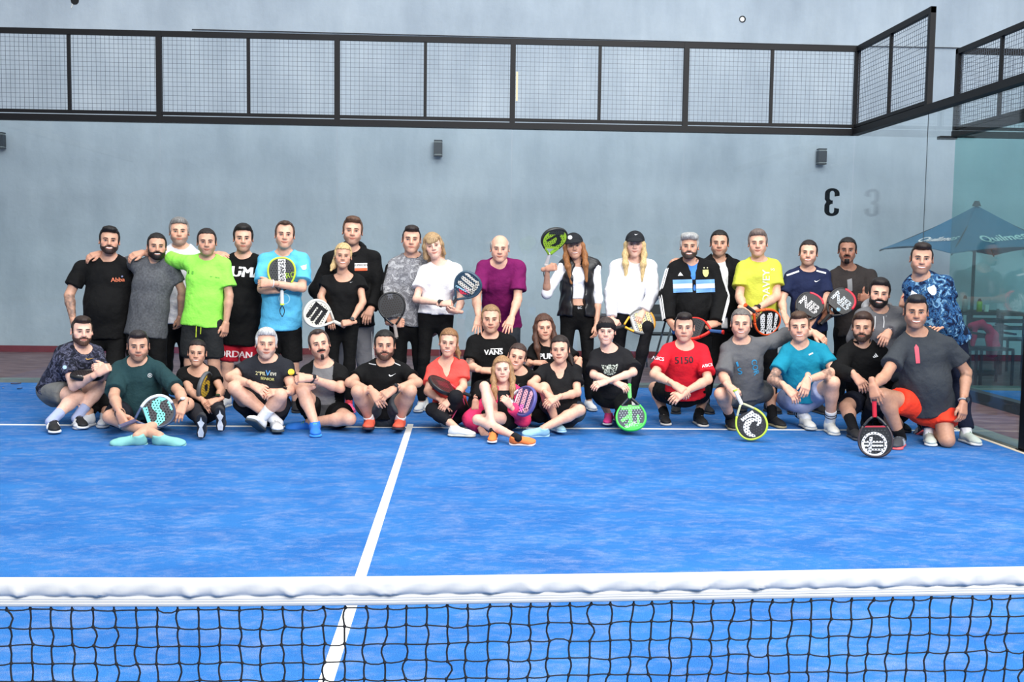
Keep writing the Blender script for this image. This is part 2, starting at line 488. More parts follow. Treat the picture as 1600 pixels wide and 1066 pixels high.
# ---- back and side enclosure
def glass_pane(name, lo, hi, m, label):
    off = np.array([(lo[0] + hi[0]) / 2, (lo[1] + hi[1]) / 2, lo[2]])
    o = MB().box(lo, hi).build('pane', m, loc=off, off=off)
    return o
def wire_mesh(mb, a, b, z0, z1, step=0.05, r=0.0017):
    """square welded mesh between two upright lines"""
    a = np.asarray(a, float); b = np.asarray(b, float); L = np.linalg.norm(b - a); d = (b - a) / L
    n = int(round(L / step))
    for i in range(1, n):
        p = a + d * (L * i / n)
        mb.bar((p[0], p[1], z0), (p[0], p[1], z1), 2 * r, 2 * r)
    k = int(round((z1 - z0) / step))
    for j in range(1, k):
        z = z0 + (z1 - z0) * j / k
        mb.bar((a[0], a[1], z), (b[0], b[1], z), 2 * r, 2 * r)
def fence(label, a, b, mains, halves, z0=2.98, z1=4.0, wide=0.06, rail_end=None, posts_low=()):
    """upper steel frame with welded mesh; mains and halves are distances along it"""
    a = np.array([*a, 0.0]); b = np.array([*b, 0.0]); L = np.linalg.norm(b - a); d = (b - a) / L
    root = empty('mesh_fence', (a[0], a[1], 0), label, 'fence')
    P = lambda t, z: a + d * t + np.array([0, 0, z])
    def part(nm, mb, m=M_STEEL, **kw): return mb.build(nm, m, root, off=(a[0], a[1], 0), **kw)
    part('top_rail', MB().bar(P(-wide/2, z1 - 0.03), P(L + wide/2, z1 - 0.03), 0.05, 0.06))
    e = rail_end if rail_end else L
    part('bottom_rail', MB().bar(P(-wide/2, z0 + 0.035), P(e, z0 + 0.035), 0.10, 0.07))
    part('frame_rail', MB().bar(P(0, z0 + 0.105), P(L, z0 + 0.105), 0.045, 0.035))
    for t in mains:
        part('post', MB().bar(P(t, z0 + 0.02), P(t, z1), wide, wide))
    for t in halves:
        part('upright', MB().bar(P(t, z0 + 0.1), P(t, z1 - 0.03), 0.035, 0.035))
    mb = MB()
    wire_mesh(mb, a, b, z0 + 0.1, z1 - 0.05)
    part('wire_mesh', mb, M_WIRE, kind='stuff', label='fine square welded wire mesh')
    return root
fb = fence('black steel fence with square mesh above the back glass', (-5, YB), (5, YB), (0, 2, 4, 6, 8, 10), (1, 3, 5, 7, 9))
fs_ = fence('short mesh fence above the near end of the side glass, right corner', (5, YB), (5, 8.0), (2.0,), (1.0,), rail_end=5.5, wide=0.055)
fl_ = fence('mesh fence above the left side glass', (-5, YB), (-5, 8.0), (2.0,), (1.0,), rail_end=5.5)
fn = fence('mesh fence on the back of the neighbouring court, behind the side glass', (XN, YB), (XN + 6, YB), (0, 2, 4, 6), (1, 3, 5))
fn2 = fence('mesh fence on the side of the neighbouring court, rising towards the viewer', (XN, YB - 0.02), (XN, 6.0), (4.0,), (1.0, 2.0, 3.0), rail_end=6, wide=0.055)
MB().box((-0.2, -0.05, 2.955), (0.0, 0.05, 2.99)).build('rail_stub', M_STEEL, fn)

gb = empty('glass_wall', (0, YB, 0), 'clear glass back wall of the court below the mesh', 'glass wall')
for i in range(5):
    MB().box((-5 + 2 * i + 0.004, 0, 0.03), (-3 + 2 * i - 0.004, 0.012, 2.985)).build('pane', M_GLASS, gb)
gs = empty('glass_wall', (XR, YB, 0), 'clear glass side wall meeting the back wall at the right corner', 'glass wall')
for i in range(3):
    MB().box((0, -2 * i - 2 + 0.004, 0.02), (0.012, -2 * i - 0.004, 2.985)).build('pane', M_GLASS, gs)
sj = MB().bar((0.006, -2.0, 0.02), (0.006, -2.0, 2.98), 0.006, 0.006).build('seam', mat('dark_seal', (60, 66, 70), 0.6), gs)
gl = empty('glass_wall', (-XR, YB, 0), 'clear glass side wall on the left of the court', 'glass wall')
for i in range(2):
    MB().box((-0.012, -2 * i - 2 + 0.004, 0.02), (0, -2 * i - 0.004, 2.985)).build('pane', M_GLASS, gl)
gn = empty('glass_wall', (XN, YB, 0), 'greenish glass walls of the neighbouring court', 'glass wall')
for i in range(3):
    MB().box((2 * i + 0.004, 0, 0.03), (2 * i + 1.996, 0.012, 2.985)).build('pane', M_GLASS2, gn)
for i in range(2):
    MB().box((0, -2 * i - 2 + 0.004, 0.1), (0.012, -2 * i - 0.004, 2.985)).build('pane', M_GLASS2, gn)
pst = empty('gate_post', (5.03, 5.93, 0), 'black steel post at the foot of the side glass on the right edge', 'post')
MB().box((-0.03, -0.05, 0), (0.08, 0.05, 0.95)).build('shaft', M_STEEL, pst)
MB().box((-0.04, -0.07, 0), (0.10, 0.07, 0.012)).build('foot_plate', M_STEEL, pst)

# ---- wall lamps, cable, pipe hole
def wall_lamp(px, py, label):
    p = at(px, py, YW)
    r = empty('wall_lamp', (p[0], YW, p[2] - 0.12), label, 'lamp', 'wall lamps')
    dk = mat('lamp_body', (50, 56, 62), 0.45, 0.2)
    MB().box((-0.062, -0.17, 0.035), (0.062, -0.05, 0.205)).build('housing', dk, r)
    MB().box((-0.062, -0.17, 0.222), (0.062, -0.05, 0.24)).build('top_cap', dk, r)
    MB().box((-0.062, -0.17, 0.0), (0.062, -0.05, 0.02)).build('bottom_cap', dk, r)
    MB().box((-0.054, -0.16, 0.02), (0.054, -0.06, 0.222)).build('diffuser', mat('lamp_glass', (150, 160, 160), 0.3), r)
    MB().box((-0.035, -0.06, 0.03), (0.035, 0.0, 0.2)).build('bracket', dk, r)
wall_lamp(5, 221, 'dark up-and-down wall lamp at the left edge of the grey wall')
wall_lamp(685, 233, 'dark up-and-down wall lamp in the middle of the grey wall')
wall_lamp(1280, 246, 'dark up-and-down wall lamp above the black number')
pc = at(1160, 30, YW)
r = empty('wall_pipe', (pc[0], YW, pc[2]), 'white pipe end in a small dark hole high on the wall', 'pipe')
MB().tube([(0, -0.004, 0), (0, 0.02, 0)], 0.052, 14).build('hole', mat('black_hole', (22, 24, 26), 0.9), r)
MB().tube([(-0.008, -0.03, -0.006), (-0.008, 0.02, -0.006)], 0.034, 14).build('pipe_end', mat('white_pvc', (226, 226, 220), 0.5), r)
pc = at(117, 1, YW)
r = empty('wall_pipe', (pc[0], YW, pc[2]), 'dark pipe hole with pale chip at the top left of the wall', 'pipe')
MB().tube([(0, -0.004, 0), (0, 0.02, 0)], 0.06, 12).build('hole', MATS['black_hole'], r)
MB().bar((-0.03, -0.006, -0.05), (-0.05, -0.006, -0.11), 0.02, 0.008).build('chip', MATS['white_pvc'], r)
p0 = at(300, 46, YW - 0.03); p1 = at(1340, 72, YW - 0.03); p2 = at(1599, 77, YW - 0.03)
lead = [p0 + (p1 - p0) * t for t in np.linspace(0, 1, 12)] + [p2, p2 + (p2 - p1)]
off = np.array([lead[0][0], YW, 0])
MB().tube(lead, 0.008, 6).build('wall_cable', mat('cable_black', (40, 42, 46), 0.6), loc=off, off=off,
    label='thin dark cable running along the top of the wall', category='cable')
pa = at(808, 112, YB - 0.045); pb_ = at(808, 158, YB - 0.045)
MB().box((pa[0] - 0.011, -0.004, 0), (pa[0] + 0.011, 0.004, pa[2] - pb_[2])).build('tape_strip', mat('yellowed_tape', (206, 190, 150), 0.7), loc=(0, YB - 0.045, pb_[2]),
    label='yellowed adhesive strip stuck beside a fence post', category='tape')

# ---- the number on the glass (read from behind)
def text_arrays(s):
    """flat triangles of a word, 1 unit cap height, centred"""
    return TEXT[s]
TEXT = {}
def prepare_text(words):
    for wd in words:
        cu = bpy.data.curves.new('t', 'FONT'); cu.body = wd; cu.align_x = 'CENTER'; cu.align_y = 'CENTER'
        cu.resolution_u = 3; cu.offset = 0.0
        o = bpy.data.objects.new('t', cu); SC.collection.objects.link(o)
        dg = bpy.context.evaluated_depsgraph_get()
        me = o.evaluated_get(dg).to_mesh()
        V = np.array([v.co[:] for v in me.vertices]); me.calc_loop_triangles()
        T = np.array([t.vertices[:] for t in me.loop_triangles])
        if len(V):
            lo = V.min(0); hi = V.max(0); c = (lo + hi) / 2; V = (V - c) / (hi[1] - lo[1])
            k = {'PUMA': 0.075, 'NB': 0.06, 'VANS': 0.05, 'JORDAN': 0.04}.get(wd, 0.03); n = len(V); V = V[:, :2]
            TEXT[wd] = (np.concatenate([V - (k, 0), V, V + (k, 0)]), np.concatenate([T, T + n, T + 2 * n]))   # emboldened
        o.evaluated_get(dg).to_mesh_clear()
        bpy.data.objects.remove(o); bpy.data.curves.remove(cu)
prepare_text(['3', 'PUMA', 'VANS', 'Quilmes', '5150', 'ASICS', 'NOX', 'BULLPADEL', 'STARVIE', 'babolat', 'JORDAN', 'DAVEY', 'SUPERDRY',
              'NB', 'BC', 'PADEL', 'SIUX', 'Reebok', 'Abba', 'ASTORG', 'SENIOR', 'PRIMERO', 'EVOLV', 'BLACKCROWN', 'HEAD', 'A', 'S', 'BOX', 'COR', 'RD', 'M', 'V', '2ºPIL', 'EVI', 'BLACK'])
def three(w, h):
    """heavy condensed figure three as one outline"""
    out = []
    def arc(cx, cy, rx, ry, a0, a1, n=9):
        return [(cx + rx * math.cos(math.radians(a0 + (a1 - a0) * i / n)), cy + ry * math.sin(math.radians(a0 + (a1 - a0) * i / n))) for i in range(n + 1)]
    X = w / 2; t = w * 0.34; q = h / 2
    outer = [(-X, q * .46), (-X, q * .62)] + arc(0, q * .62, X, q * .38, 180, 0) + [(X, q * .2), (X - t * .35, 0.02 * q), (X, -q * .2)] + arc(0, -q * .62, X, q * .38, 0, -180) + [(-X, -q * .46)]
    inner = [(-X + t, -q * .40), (-X + t, -q * .62)] + arc(0, -q * .62, X - t, q * .18, 180, 360) + [(X - t, -q * .22), (X - t * 1.3, -q * .13), (-X * .1, -q * .13), (-X * .1, q * .13), (X - t * 1.3, q * .13), (X - t, q * .22)] + arc(0, q * .62, X - t, q * .18, 0, 180) + [(-X + t, q * .40)]
    return outer, inner
pc = at(1300, 316, YB + 0.0125)
hh = at(1300, 294, YB + 0.0125)[2] - at(1300, 338, YB + 0.0125)[2]
ou, inn = three(0.175, hh)
nb_ = MB(); poly = [(-x, z) for x, z in ou + inn]
nb_.prism(poly, -0.0006, 0.0006, R=np.array([[1, 0, 0], [0, 0, -1], [0, 1, 0]]))
nb_.build('court_number', mat('black_vinyl', (5, 5, 6), 0.8, spec=0.1), loc=(pc[0], YB + 0.0135, pc[2]), label='black mirrored number 3 stuck on the back of the glass', category='number')

# ---- net
YN = -0.3
def net_top(X):
    p = CAMP[0]
    px = np.interp(X, [-0.85, 1.75], [0, 1600])
    return px
def build_net():
    root = empty('padel_net', (0.4, YN, 0), 'black knotted net with a white tape along its top, in the foreground', 'net')
    off = np.array([0.4, YN, 0])
    # tape edge read along the net: sag between the posts
    keys = [(0, 903, 948), (320, 903.5, 948), (640, 901, 945), (1060, 895.5, 938), (1300, 891, 934), (1600, 886, 929)]
    xs, zt, zb = [], [], []
    for px, a, b2 in keys:
        A = at(px, a, YN); B = at(px, b2, YN); xs.append(A[0]); zt.append(A[2]); zb.append(B[2])
    xs = [-5.0] + xs + [5.0]; zt = [zt[0] + 0.03] + zt + [zt[-1] + 0.04]; zb = [zb[0] + 0.03] + zb + [zb[-1] + 0.04]
    top = lambda X: np.interp(X, xs, zt); bot = lambda X: np.interp(X, xs, zb)
    Xs = np.concatenate([np.linspace(-5, -1.7, 40, endpoint=False), np.linspace(-1.7, 2.6, 430), np.linspace(2.61, 5, 30)])
    rs = np.random.default_rng(3)
    folds = [(x, rs.uniform(0.2, 1.3) * (1 if rs.uniform() < 0.75 else -1), rs.uniform(0.5, 1.3)) for x in np.arange(-1.7, 2.6, 0.105) + rs.uniform(-.03, .03, 41)]
    def bulge(X, t):
        g = 0
        for fx, sl, am in folds:
            c = fx + sl * 0.075 * t
            g = g + am * np.exp(-((X - c) / 0.009) ** 2) * np.clip(t * 2.2 - 0.15, 0, 1)
        return g
    V = []; F = []
    prof = [(0.0, 0.004), (0.03, -0.007), (0.12, -0.0105), (0.25, -0.012), (0.38, -0.0125), (0.5, -0.011), (0.58, -0.0075), (0.62, -0.004),
            (0.63, -0.0045), (0.72, -0.0055), (0.80, -0.0048), (0.88, -0.0055), (0.97, -0.005), (1.0, -0.002),
            (1.0, 0.003), (0.8, 0.006), (0.6, 0.006), (0.3, 0.012), (0.06, 0.010)]
    np_ = len(prof)
    for X in Xs:
        a, b2 = top(X), bot(X); wob = 0.0022 * math.sin(X * 31 + 1) + 0.0016 * math.sin(X * 57)
        for t, y in prof:
            yy = y
            if y < 0 and t < 0.62: yy = y - 0.0075 * float(bulge(X, t)) + wob * t * 0.8 + 0.002 * math.sin(X * 90 + t * 9)
            V.append((X, YN + yy, a + (b2 - a) * t))
    for i in range(len(Xs) - 1):
        for k in range(np_):
            k2 = (k + 1) % np_
            F.append((i*np_ + k, i*np_ + k2, (i+1)*np_ + k2, (i+1)*np_ + k))
    white = mat('white_tape', (188, 187, 183), 0.62, vary=0.03)
    me = mesh_from('tape', np.array(V) - off, [np.array(F)], [white]); link('tape', me, root)
    # stitched seams over the hem band
    mb = MB()
    for t in (0.70, 0.79, 0.88):
        pts = [(X, YN - 0.0058, top(X) + (bot(X) - top(X)) * t) for X in np.linspace(-1.7, 2.6, 60)]
        mb.tube(pts, 0.0007, 4)
    mb.build('stitching', mat('cream_thread', (214, 212, 204), 0.8), root, off=off)
    # knotted cords
    cell = 0.0432; X0, X1 = -1.75, 2.6
    nx = int((X1 - X0) / cell); nz = 20
    rs = np.random.default_rng(11)
    G = np.zeros((nx + 1, nz + 1, 3))
    for i in range(nx + 1):
        for j in range(nz + 1):
            X = X0 + i * cell - 0.0013 * j * (X0 + i * cell - 0.2)
            z = bot(X) - 0.008 - j * (bot(X) - 0.03) / nz
            G[i, j] = (X + rs.normal(0, 0.0016), YN + 0.002 + rs.normal(0, 0.002), z + rs.normal(0, 0.0014))
    mb = MB()
    for i in range(nx + 1):
        mb.tube([(G[i, 0, 0], YN, bot(G[i, 0, 0]) + 0.01), G[i, 0]], 0.0021, 5)
        for j in range(nz):
            a, b2 = G[i, j], G[i, j + 1]; w = rs.normal(0, 0.0034)
            mb.tube([a, a*.75 + b2*.25 + (w*.8, 0, 0), a*.5 + b2*.5 + (w, 0.001, 0), a*.25 + b2*.75 + (w*.5, 0, 0), b2] if j < 7 else [a, b2], 0.0021, 5, cap=False)
    for j in range(nz + 1):
        for i in range(nx):
            a, b2 = G[i, j], G[i + 1, j]; w = rs.normal(-0.0012, 0.0016)
            mb.tube([a, a*.7 + b2*.3 + (0, 0, w), a*.3 + b2*.7 + (0, 0, w), b2] if j < 7 else [a, b2], 0.0016, 5, cap=False)
    cord = mat('black_cord', (8, 8, 12), 0.75, bump=0.4, bscale=500)
    mb.build('netting', cord, root, off=off, smooth=True, kind='stuff', label='black square netting')
    mb = MB()
    for i in range(nx + 1):
        for j in range(7):
            mb.sphere(G[i, j], (0.0042, 0.0036, 0.0042), 6, 4)
    mb.build('knots', cord, root, off=off, smooth=True, kind='stuff', label='small black knots at the crossings')
build_net()
# dry leaves by the back glass
for i, (px, py, a, lb) in enumerate(((25, 600, 0.4, 'larger brown dry leaf by the foot of the back glass'), (31, 608, 1.2, 'dark dry leaf on the blue turf, nearer the players'), (5, 607, 2.1, 'pale small dry leaf at the left edge of the turf'))):
    p = onz(px, py, 0.004); s_ = (0.055, 0.04, 0.022)[i]
    V = []; 
    for k in range(7):
        t = k / 6; w = math.sin(math.pi * min(t * 1.05, 1)) * 0.42
        V += [(s_*(t-.5)*2, s_*w, 0.006 + 0.012*abs(t-.5)), (s_*(t-.5)*2, 0, 0.002), (s_*(t-.5)*2, -s_*w, 0.008)]
    F = [(k*3+q, (k+1)*3+q, (k+1)*3+q+1, k*3+q+1) for k in range(6) for q in range(2)]
    me = mesh_from('dry_leaf', V, [np.array(F)], [mat(('leaf_brown', 'leaf_dark', 'leaf_pale')[i], ((92, 66, 60), (44, 36, 48), (168, 150, 140))[i], 0.8)])
    o = link('dry_leaf', me, loc=p, label=lb, category='leaf', group='dry leaves'); o.rotation_euler[2] = a

# ================================================================== shared shapes for the players
def rot(ax, deg):
    return np.array(Matrix.Rotation(math.radians(deg), 3, ax))

# ---- head, face to -Y, z up, origin halfway between chin and crown
def head_template(fem):
    h = 0.0059
    g = Grid((-0.1, -0.125, -0.17), (0.1, 0.125, 0.125), h)
    jw = 0.90 if fem else 1.0
    g.ell((0, 0.014, 0.030), (0.074, 0.093, 0.087), 0.02)
    g.ell((0, -0.030, -0.028), (0.060 * (0.97 if fem else 1), 0.056, 0.084), 0.03)
    for sx in (-1, 1):
        g.cone((sx * 0.050 * jw, 0.004, -0.055), (sx * 0.016 * jw, -0.066, -0.098), 0.020, 0.018, 0.03)
        g.ell((sx * 0.043, -0.056, -0.022), (0.022, 0.020, 0.018), 0.025)
        g.ell((sx * 0.034, -0.058, -0.050), (0.016, 0.018, 0.018), 0.025)
    g.ell((0, -0.074, -0.099), (0.019, 0.016, 0.016), 0.025)
    g.cone((-0.032, -0.079, 0.021), (0.032, -0.079, 0.021), 0.011, 0.011, 0.02)
    for sx in (-1, 1):
        g.ell((sx * 0.031, -0.101, 0.000), (0.019, 0.019, 0.013), 0.014, sub=True)
    g.ell((0, -0.079, -0.060), (0.032, 0.013, 0.022), 0.025)
    nw = 0.82 if fem else 1.0
    g.cone((0, -0.087, 0.010), (0, -0.106 + 0.003 * fem, -0.030), 0.0085 * nw, 0.0125 * nw, 0.014)
    for sx in (-1, 1):
        g.ell((sx * 0.0125, -0.096, -0.034), (0.0085 * nw, 0.011, 0.0075 * nw), 0.008)
        R = rot('Z', sx * 22) @ rot('X', -8)
        g.ell((sx * 0.0785, 0.012, -0.010), (0.0075, 0.019, 0.031), 0.006, R=R.T)
        g.ell((sx * 0.084, 0.004, -0.006), (0.006, 0.010, 0.018), 0.006, sub=True)
    g.cone((0, 0.018, -0.06), (0, 0.038, -0.165), 0.052 if not fem else 0.046, 0.056 if not fem else 0.048, 0.03)
    return g
HEADG = {0: head_template(0), 1: head_template(1)}
HEAD = {k: g.net() for k, g in HEADG.items()}

_bv = BVHTree.FromPolygons([Vector(v) for v in HEAD[0][0]], [list(map(int, q)) for q in HEAD[0][1]])
def on_face(x, z, out):
    h = _bv.ray_cast(Vector((x, -0.2, z)), Vector((0, 1, 0)))
    return (x, (h[0][1] if h[0] is not None else -0.08) - out, z)
def face_bits(mouth, fem=0):
    """eyes, brows, lashes and mouth as small solids; returns list of (V, faces, tag)"""
    out = []
    def add(fn, tag):
        mb = MB(); fn(mb); V, fs, _ = mb.arrays(); out.append((V, fs, tag))
    sq = 0.0040 if mouth == 'teeth' else 0.0046
    for sx in (-1, 1):
        add(lambda m: m.sphere((sx * 0.0305, -0.0838, 0.0), (0.0128, 0.008, sq), 10, 6), 'white')
        add(lambda m: m.sphere((sx * 0.0300, -0.0898, 0.0003), (0.0056, 0.003, sq + 0.0004), 8, 5), 'iris')
        add(lambda m: m.tube([(sx * 0.0165, -0.0888, 0.0002), (sx * 0.024, -0.0925, 0.0044), (sx * 0.033, -0.0925, 0.0050), (sx * 0.0445, -0.0852, 0.0006)], np.array([0.0014, 0.0022, 0.0024, 0.0014]) * (1.35 if fem else 1.0), 5), 'lash')
        add(lambda m: m.tube([on_face(sx * 0.0125, 0.0185, 0.0), on_face(sx * 0.025, 0.0218, 0.0), on_face(sx * 0.037, 0.0215, 0.0), on_face(sx * 0.049, 0.0155, 0.0)], np.array([0.0034, 0.0042, 0.0038, 0.0018]) * (0.62 if fem else 1.0), 6), 'brow')
        add(lambda m: m.sphere((sx * 0.006, -0.1065, -0.0405), (0.0034, 0.003, 0.0018), 6, 4), 'nostril')
    zz = -0.066
    of = on_face
    if mouth == 'teeth':
        add(lambda m: m.tube([of(-0.027, zz + 0.0050, -0.002), of(-0.014, zz + 0.0012, -0.0028), of(0, zz, -0.003), of(0.014, zz + 0.0012, -0.0028), of(0.027, zz + 0.0050, -0.002)], [0.003, 0.0062, 0.0070, 0.0062, 0.003], 8), 'teeth')
        add(lambda m: m.tube([of(-0.034, zz + 0.0085, 0.0), of(-0.017, zz + 0.0085, 0.0012), of(0, zz + 0.0072, 0.0018), of(0.017, zz + 0.0085, 0.0012), of(0.034, zz + 0.0085, 0.0)], [0.0014, 0.0027, 0.0032, 0.0027, 0.0014], 6), 'lip')
        add(lambda m: m.tube([of(-0.034, zz + 0.0085, 0.0), of(-0.020, zz - 0.0040, 0.0008), of(0, zz - 0.0092, 0.0015), of(0.020, zz - 0.0040, 0.0008), of(0.034, zz + 0.0085, 0.0)], [0.0014, 0.0032, 0.0040, 0.0032, 0.0014], 6), 'lip')
        for sx in (-1, 1):
            add(lambda m: m.tube([of(sx * 0.0375, zz + 0.016, -0.0002), of(sx * 0.0395, zz + 0.007, -0.0002), of(sx * 0.037, zz - 0.002, -0.0002)], [0.0008, 0.0013, 0.0008], 4), 'crease')
    else:
        up = 0.0070 if mouth == 'smile' else 0.0005
        add(lambda m: m.tube([of(-0.031, zz + up, 0.0), of(-0.016, zz + up * 0.15, 0.0024), of(0, zz - 0.0012, 0.003), of(0.016, zz + up * 0.15, 0.0024), of(0.031, zz + up, 0.0)], [0.0013, 0.0015, 0.0017, 0.0015, 0.0013], 5), 'slit')
        add(lambda m: m.tube([of(-0.028, zz + up, 0.0), of(-0.012, zz + 0.0042, 0.0008), of(0, zz + 0.0034, 0.0012), of(0.012, zz + 0.0042, 0.0008), of(0.028, zz + up, 0.0)], [0.0010, 0.0028, 0.0030, 0.0028, 0.0010], 6), 'lip')
        add(lambda m: m.tube([of(-0.028, zz + up - .001, 0.0), of(-0.012, zz - 0.0045, 0.0008), of(0, zz - 0.0064, 0.0012), of(0.012, zz - 0.0045, 0.0008), of(0.028, zz + up - .001, 0.0)], [0.0010, 0.0032, 0.0038, 0.0032, 0.0010], 6), 'lip')
    return out
FACE = {(m, f): face_bits(m, f) for m in ('teeth', 'smile', 'closed') for f in (0, 1)}

# ---- hair in head space
def hair_template(st):
    h = 0.0086
    lo, hi = (-0.13, -0.14, -0.16), (0.13, 0.19, 0.17)
    if st in ('long', 'bangs', 'longside', 'caplong', 'longbrown'): lo = (-0.15, -0.16, -0.40)
    g = Grid(lo, hi, h)
    C, R0 = np.array((0, 0.014, 0.030)), np.array((0.074, 0.093, 0.087))
    def cap(th, front=0.070, back=-0.075, top=0.0):
        g.ell(C + (0, 0, top / 2), R0 + th + np.array((0, 0, top / 2)), 0.01)
        # hairline: high over the brow, behind the temples, over the ears, low at the nape
        X, Y, Z = g.coords()
        top_ = front + 0.012 - 2.2 * X * X - Z + 0 * Y
        side = (-0.030 + 0.10 * np.clip(Z, 0, 0.1)) - Y + 0 * X + 0 * Z
        hk = np.maximum(0.02 - np.abs(top_ - side), 0) / 0.02
        reg = np.minimum(top_, side) - hk * hk * 0.005
        nape = np.where(Y < 0.028, -0.004, -0.004 + (Y - 0.028) / 0.05 * (back + 0.004)) - Z + 0 * X
        g.v = np.maximum(g.v, np.maximum(reg, nape)).astype(np.float32)
    def burns(th):
        for sx in (-1, 1):
            g.cone((sx * (0.069 + th), -0.014, 0.035), (sx * (0.0690 + th), -0.012, -0.022), 0.011, 0.006, 0.012)
    if st == 'short':
        cap(0.010, 0.066, -0.085, 0.010); burns(0.002); g.ell((0, -0.030, 0.100), (0.058, 0.055, 0.024), 0.025)
    elif st == 'crop':
        cap(0.007, 0.066, -0.085, 0.004); burns(0.001)
    elif st == 'buzz':
        cap(0.0035, 0.068, -0.085, 0.0); burns(-0.001)
    elif st == 'fade':
        cap(0.003, 0.062, -0.08, 0.0); g.ell((0, -0.022, 0.095), (0.060, 0.080, 0.036), 0.012); burns(-0.001)
    elif st == 'quiff':
        cap(0.008, 0.066, -0.085, 0.010); burns(0.002)
        g.ell((-0.006, -0.046, 0.104), (0.054, 0.045, 0.026), 0.025); g.ell((0.026, -0.058, 0.098), (0.032, 0.032, 0.020), 0.02)
    elif st == 'fluffy':
        cap(0.010, 0.064, -0.085, 0.008); burns(0.003)
        for i in range(9):
            a = i * 0.7; g.ell((0.045 * math.cos(a), -0.018 + 0.055 * math.sin(a), 0.094 + 0.010 * math.sin(3 * a)), (0.034, 0.036, 0.024), 0.022)
    elif st == 'recede':
        cap(0.008, 0.088, -0.085, 0.006); burns(0.001); g.ell((0, -0.050, 0.104), (0.026, 0.035, 0.020), 0.02)
    elif st == 'bald':
        g.ell(C, R0 + 0.010, 0.01)
        g.plane((0, 0, 0.052), (0, -0.30, 1)); g.plane((0, -0.010, 0), (0, -1, 0)); g.plane((0, 0, -0.06), (0, -0.2, -1)); burns(-0.001)
    elif st in ('tied', 'headband'):
        cap(0.006, 0.064, -0.085, 0.006); burns(-0.001)
        g.ell((0, 0.115, 0.03), (0.034, 0.034, 0.036), 0.02)
    elif st == 'tiedpony':
        cap(0.008, 0.062, -0.085, 0.008); burns(0.001); g.ell((0, 0.112, 0.05), (0.03, 0.03, 0.03), 0.02)
        g.cone((0.02, 0.115, 0.04), (0.085, 0.06, -0.10), 0.030, 0.022, 0.02); g.cone((0.085, 0.06, -0.10), (0.10, 0.02, -0.145), 0.020, 0.008, 0.02)
    elif st == 'ponyfront':
        cap(0.009, 0.060, -0.085, 0.010); burns(0.002); g.ell((0, 0.10, 0.03), (0.05, 0.03, 0.05), 0.02)
        g.cone((-0.055, 0.07, 0.0), (-0.085, 0.03, -0.11), 0.030, 0.026, 0.02); g.cone((-0.085, 0.03, -0.11), (-0.105, -0.03, -0.155), 0.026, 0.010, 0.02)
    elif st in ('long', 'bangs', 'longside', 'caplong', 'longbrown'):
        drop = {'long': -0.28, 'bangs': -0.13, 'longside': -0.30, 'caplong': -0.36, 'longbrown': -0.30}[st]
        if st == 'caplong': cap(0.005, 0.060, -0.085, 0.0)
        else: cap(0.011, 0.062, -0.085, 0.008)
        g.ell((0, 0.055, -0.03), (0.088, 0.060, 0.11), 0.03)
        for sx in (-1, 1):
            if st == 'bangs' and sx == 1: rr = 0.016
            else: rr = 0.026
            yb = -0.02 if st != 'bangs' else 0.02
            if st == 'caplong': g.cone((sx * 0.070, -0.020, 0.030), (sx * 0.080, -0.012, 0.0), 0.010, 0.018, 0.03)
            else: g.cone((sx * 0.058, -0.028, 0.075), (sx * 0.080, -0.012, 0.0), 0.016, 0.018, 0.03)
            g.cone((sx * 0.080, -0.012, 0.0), (sx * 0.086, yb - 0.01, -0.10), rr * 0.75, rr, 0.03)
            if drop < -0.14 and not (st == 'longside' and sx == -1 and False):
                g.cone((sx * 0.086, yb - 0.01, -0.10), (sx * 0.082, yb - 0.065, -0.19), rr, rr, 0.03)
                g.cone((sx * 0.082, yb - 0.065, -0.19), (sx * 0.070, yb - 0.085, drop), rr, rr * 0.45, 0.03)
            g.cone((sx * 0.06, 0.07, -0.05), (sx * 0.06, 0.075, max(drop, -0.2)), 0.035, 0.025, 0.03)
        if st == 'bangs':
            g.ell((0, -0.076, 0.052), (0.056, 0.020, 0.034), 0.02)
            g.ell((-0.012, -0.088, 0.034), (0.036, 0.008, 0.016), 0.012)
    if st not in ('buzz',):
        X, Y, Z = g.coords()
        g.v = g.v + (0.0020 * np.sin(X * 170 + 1.2 * np.sin(Z * 22)) * np.sin(Y * 130 + 0.8 * np.sin(X * 60 + Z * 15))).astype(np.float32)
    return g.net()
HAIR = {}
def hair(st):
    if st not in HAIR: HAIR[st] = hair_template(st)
    return HAIR[st]

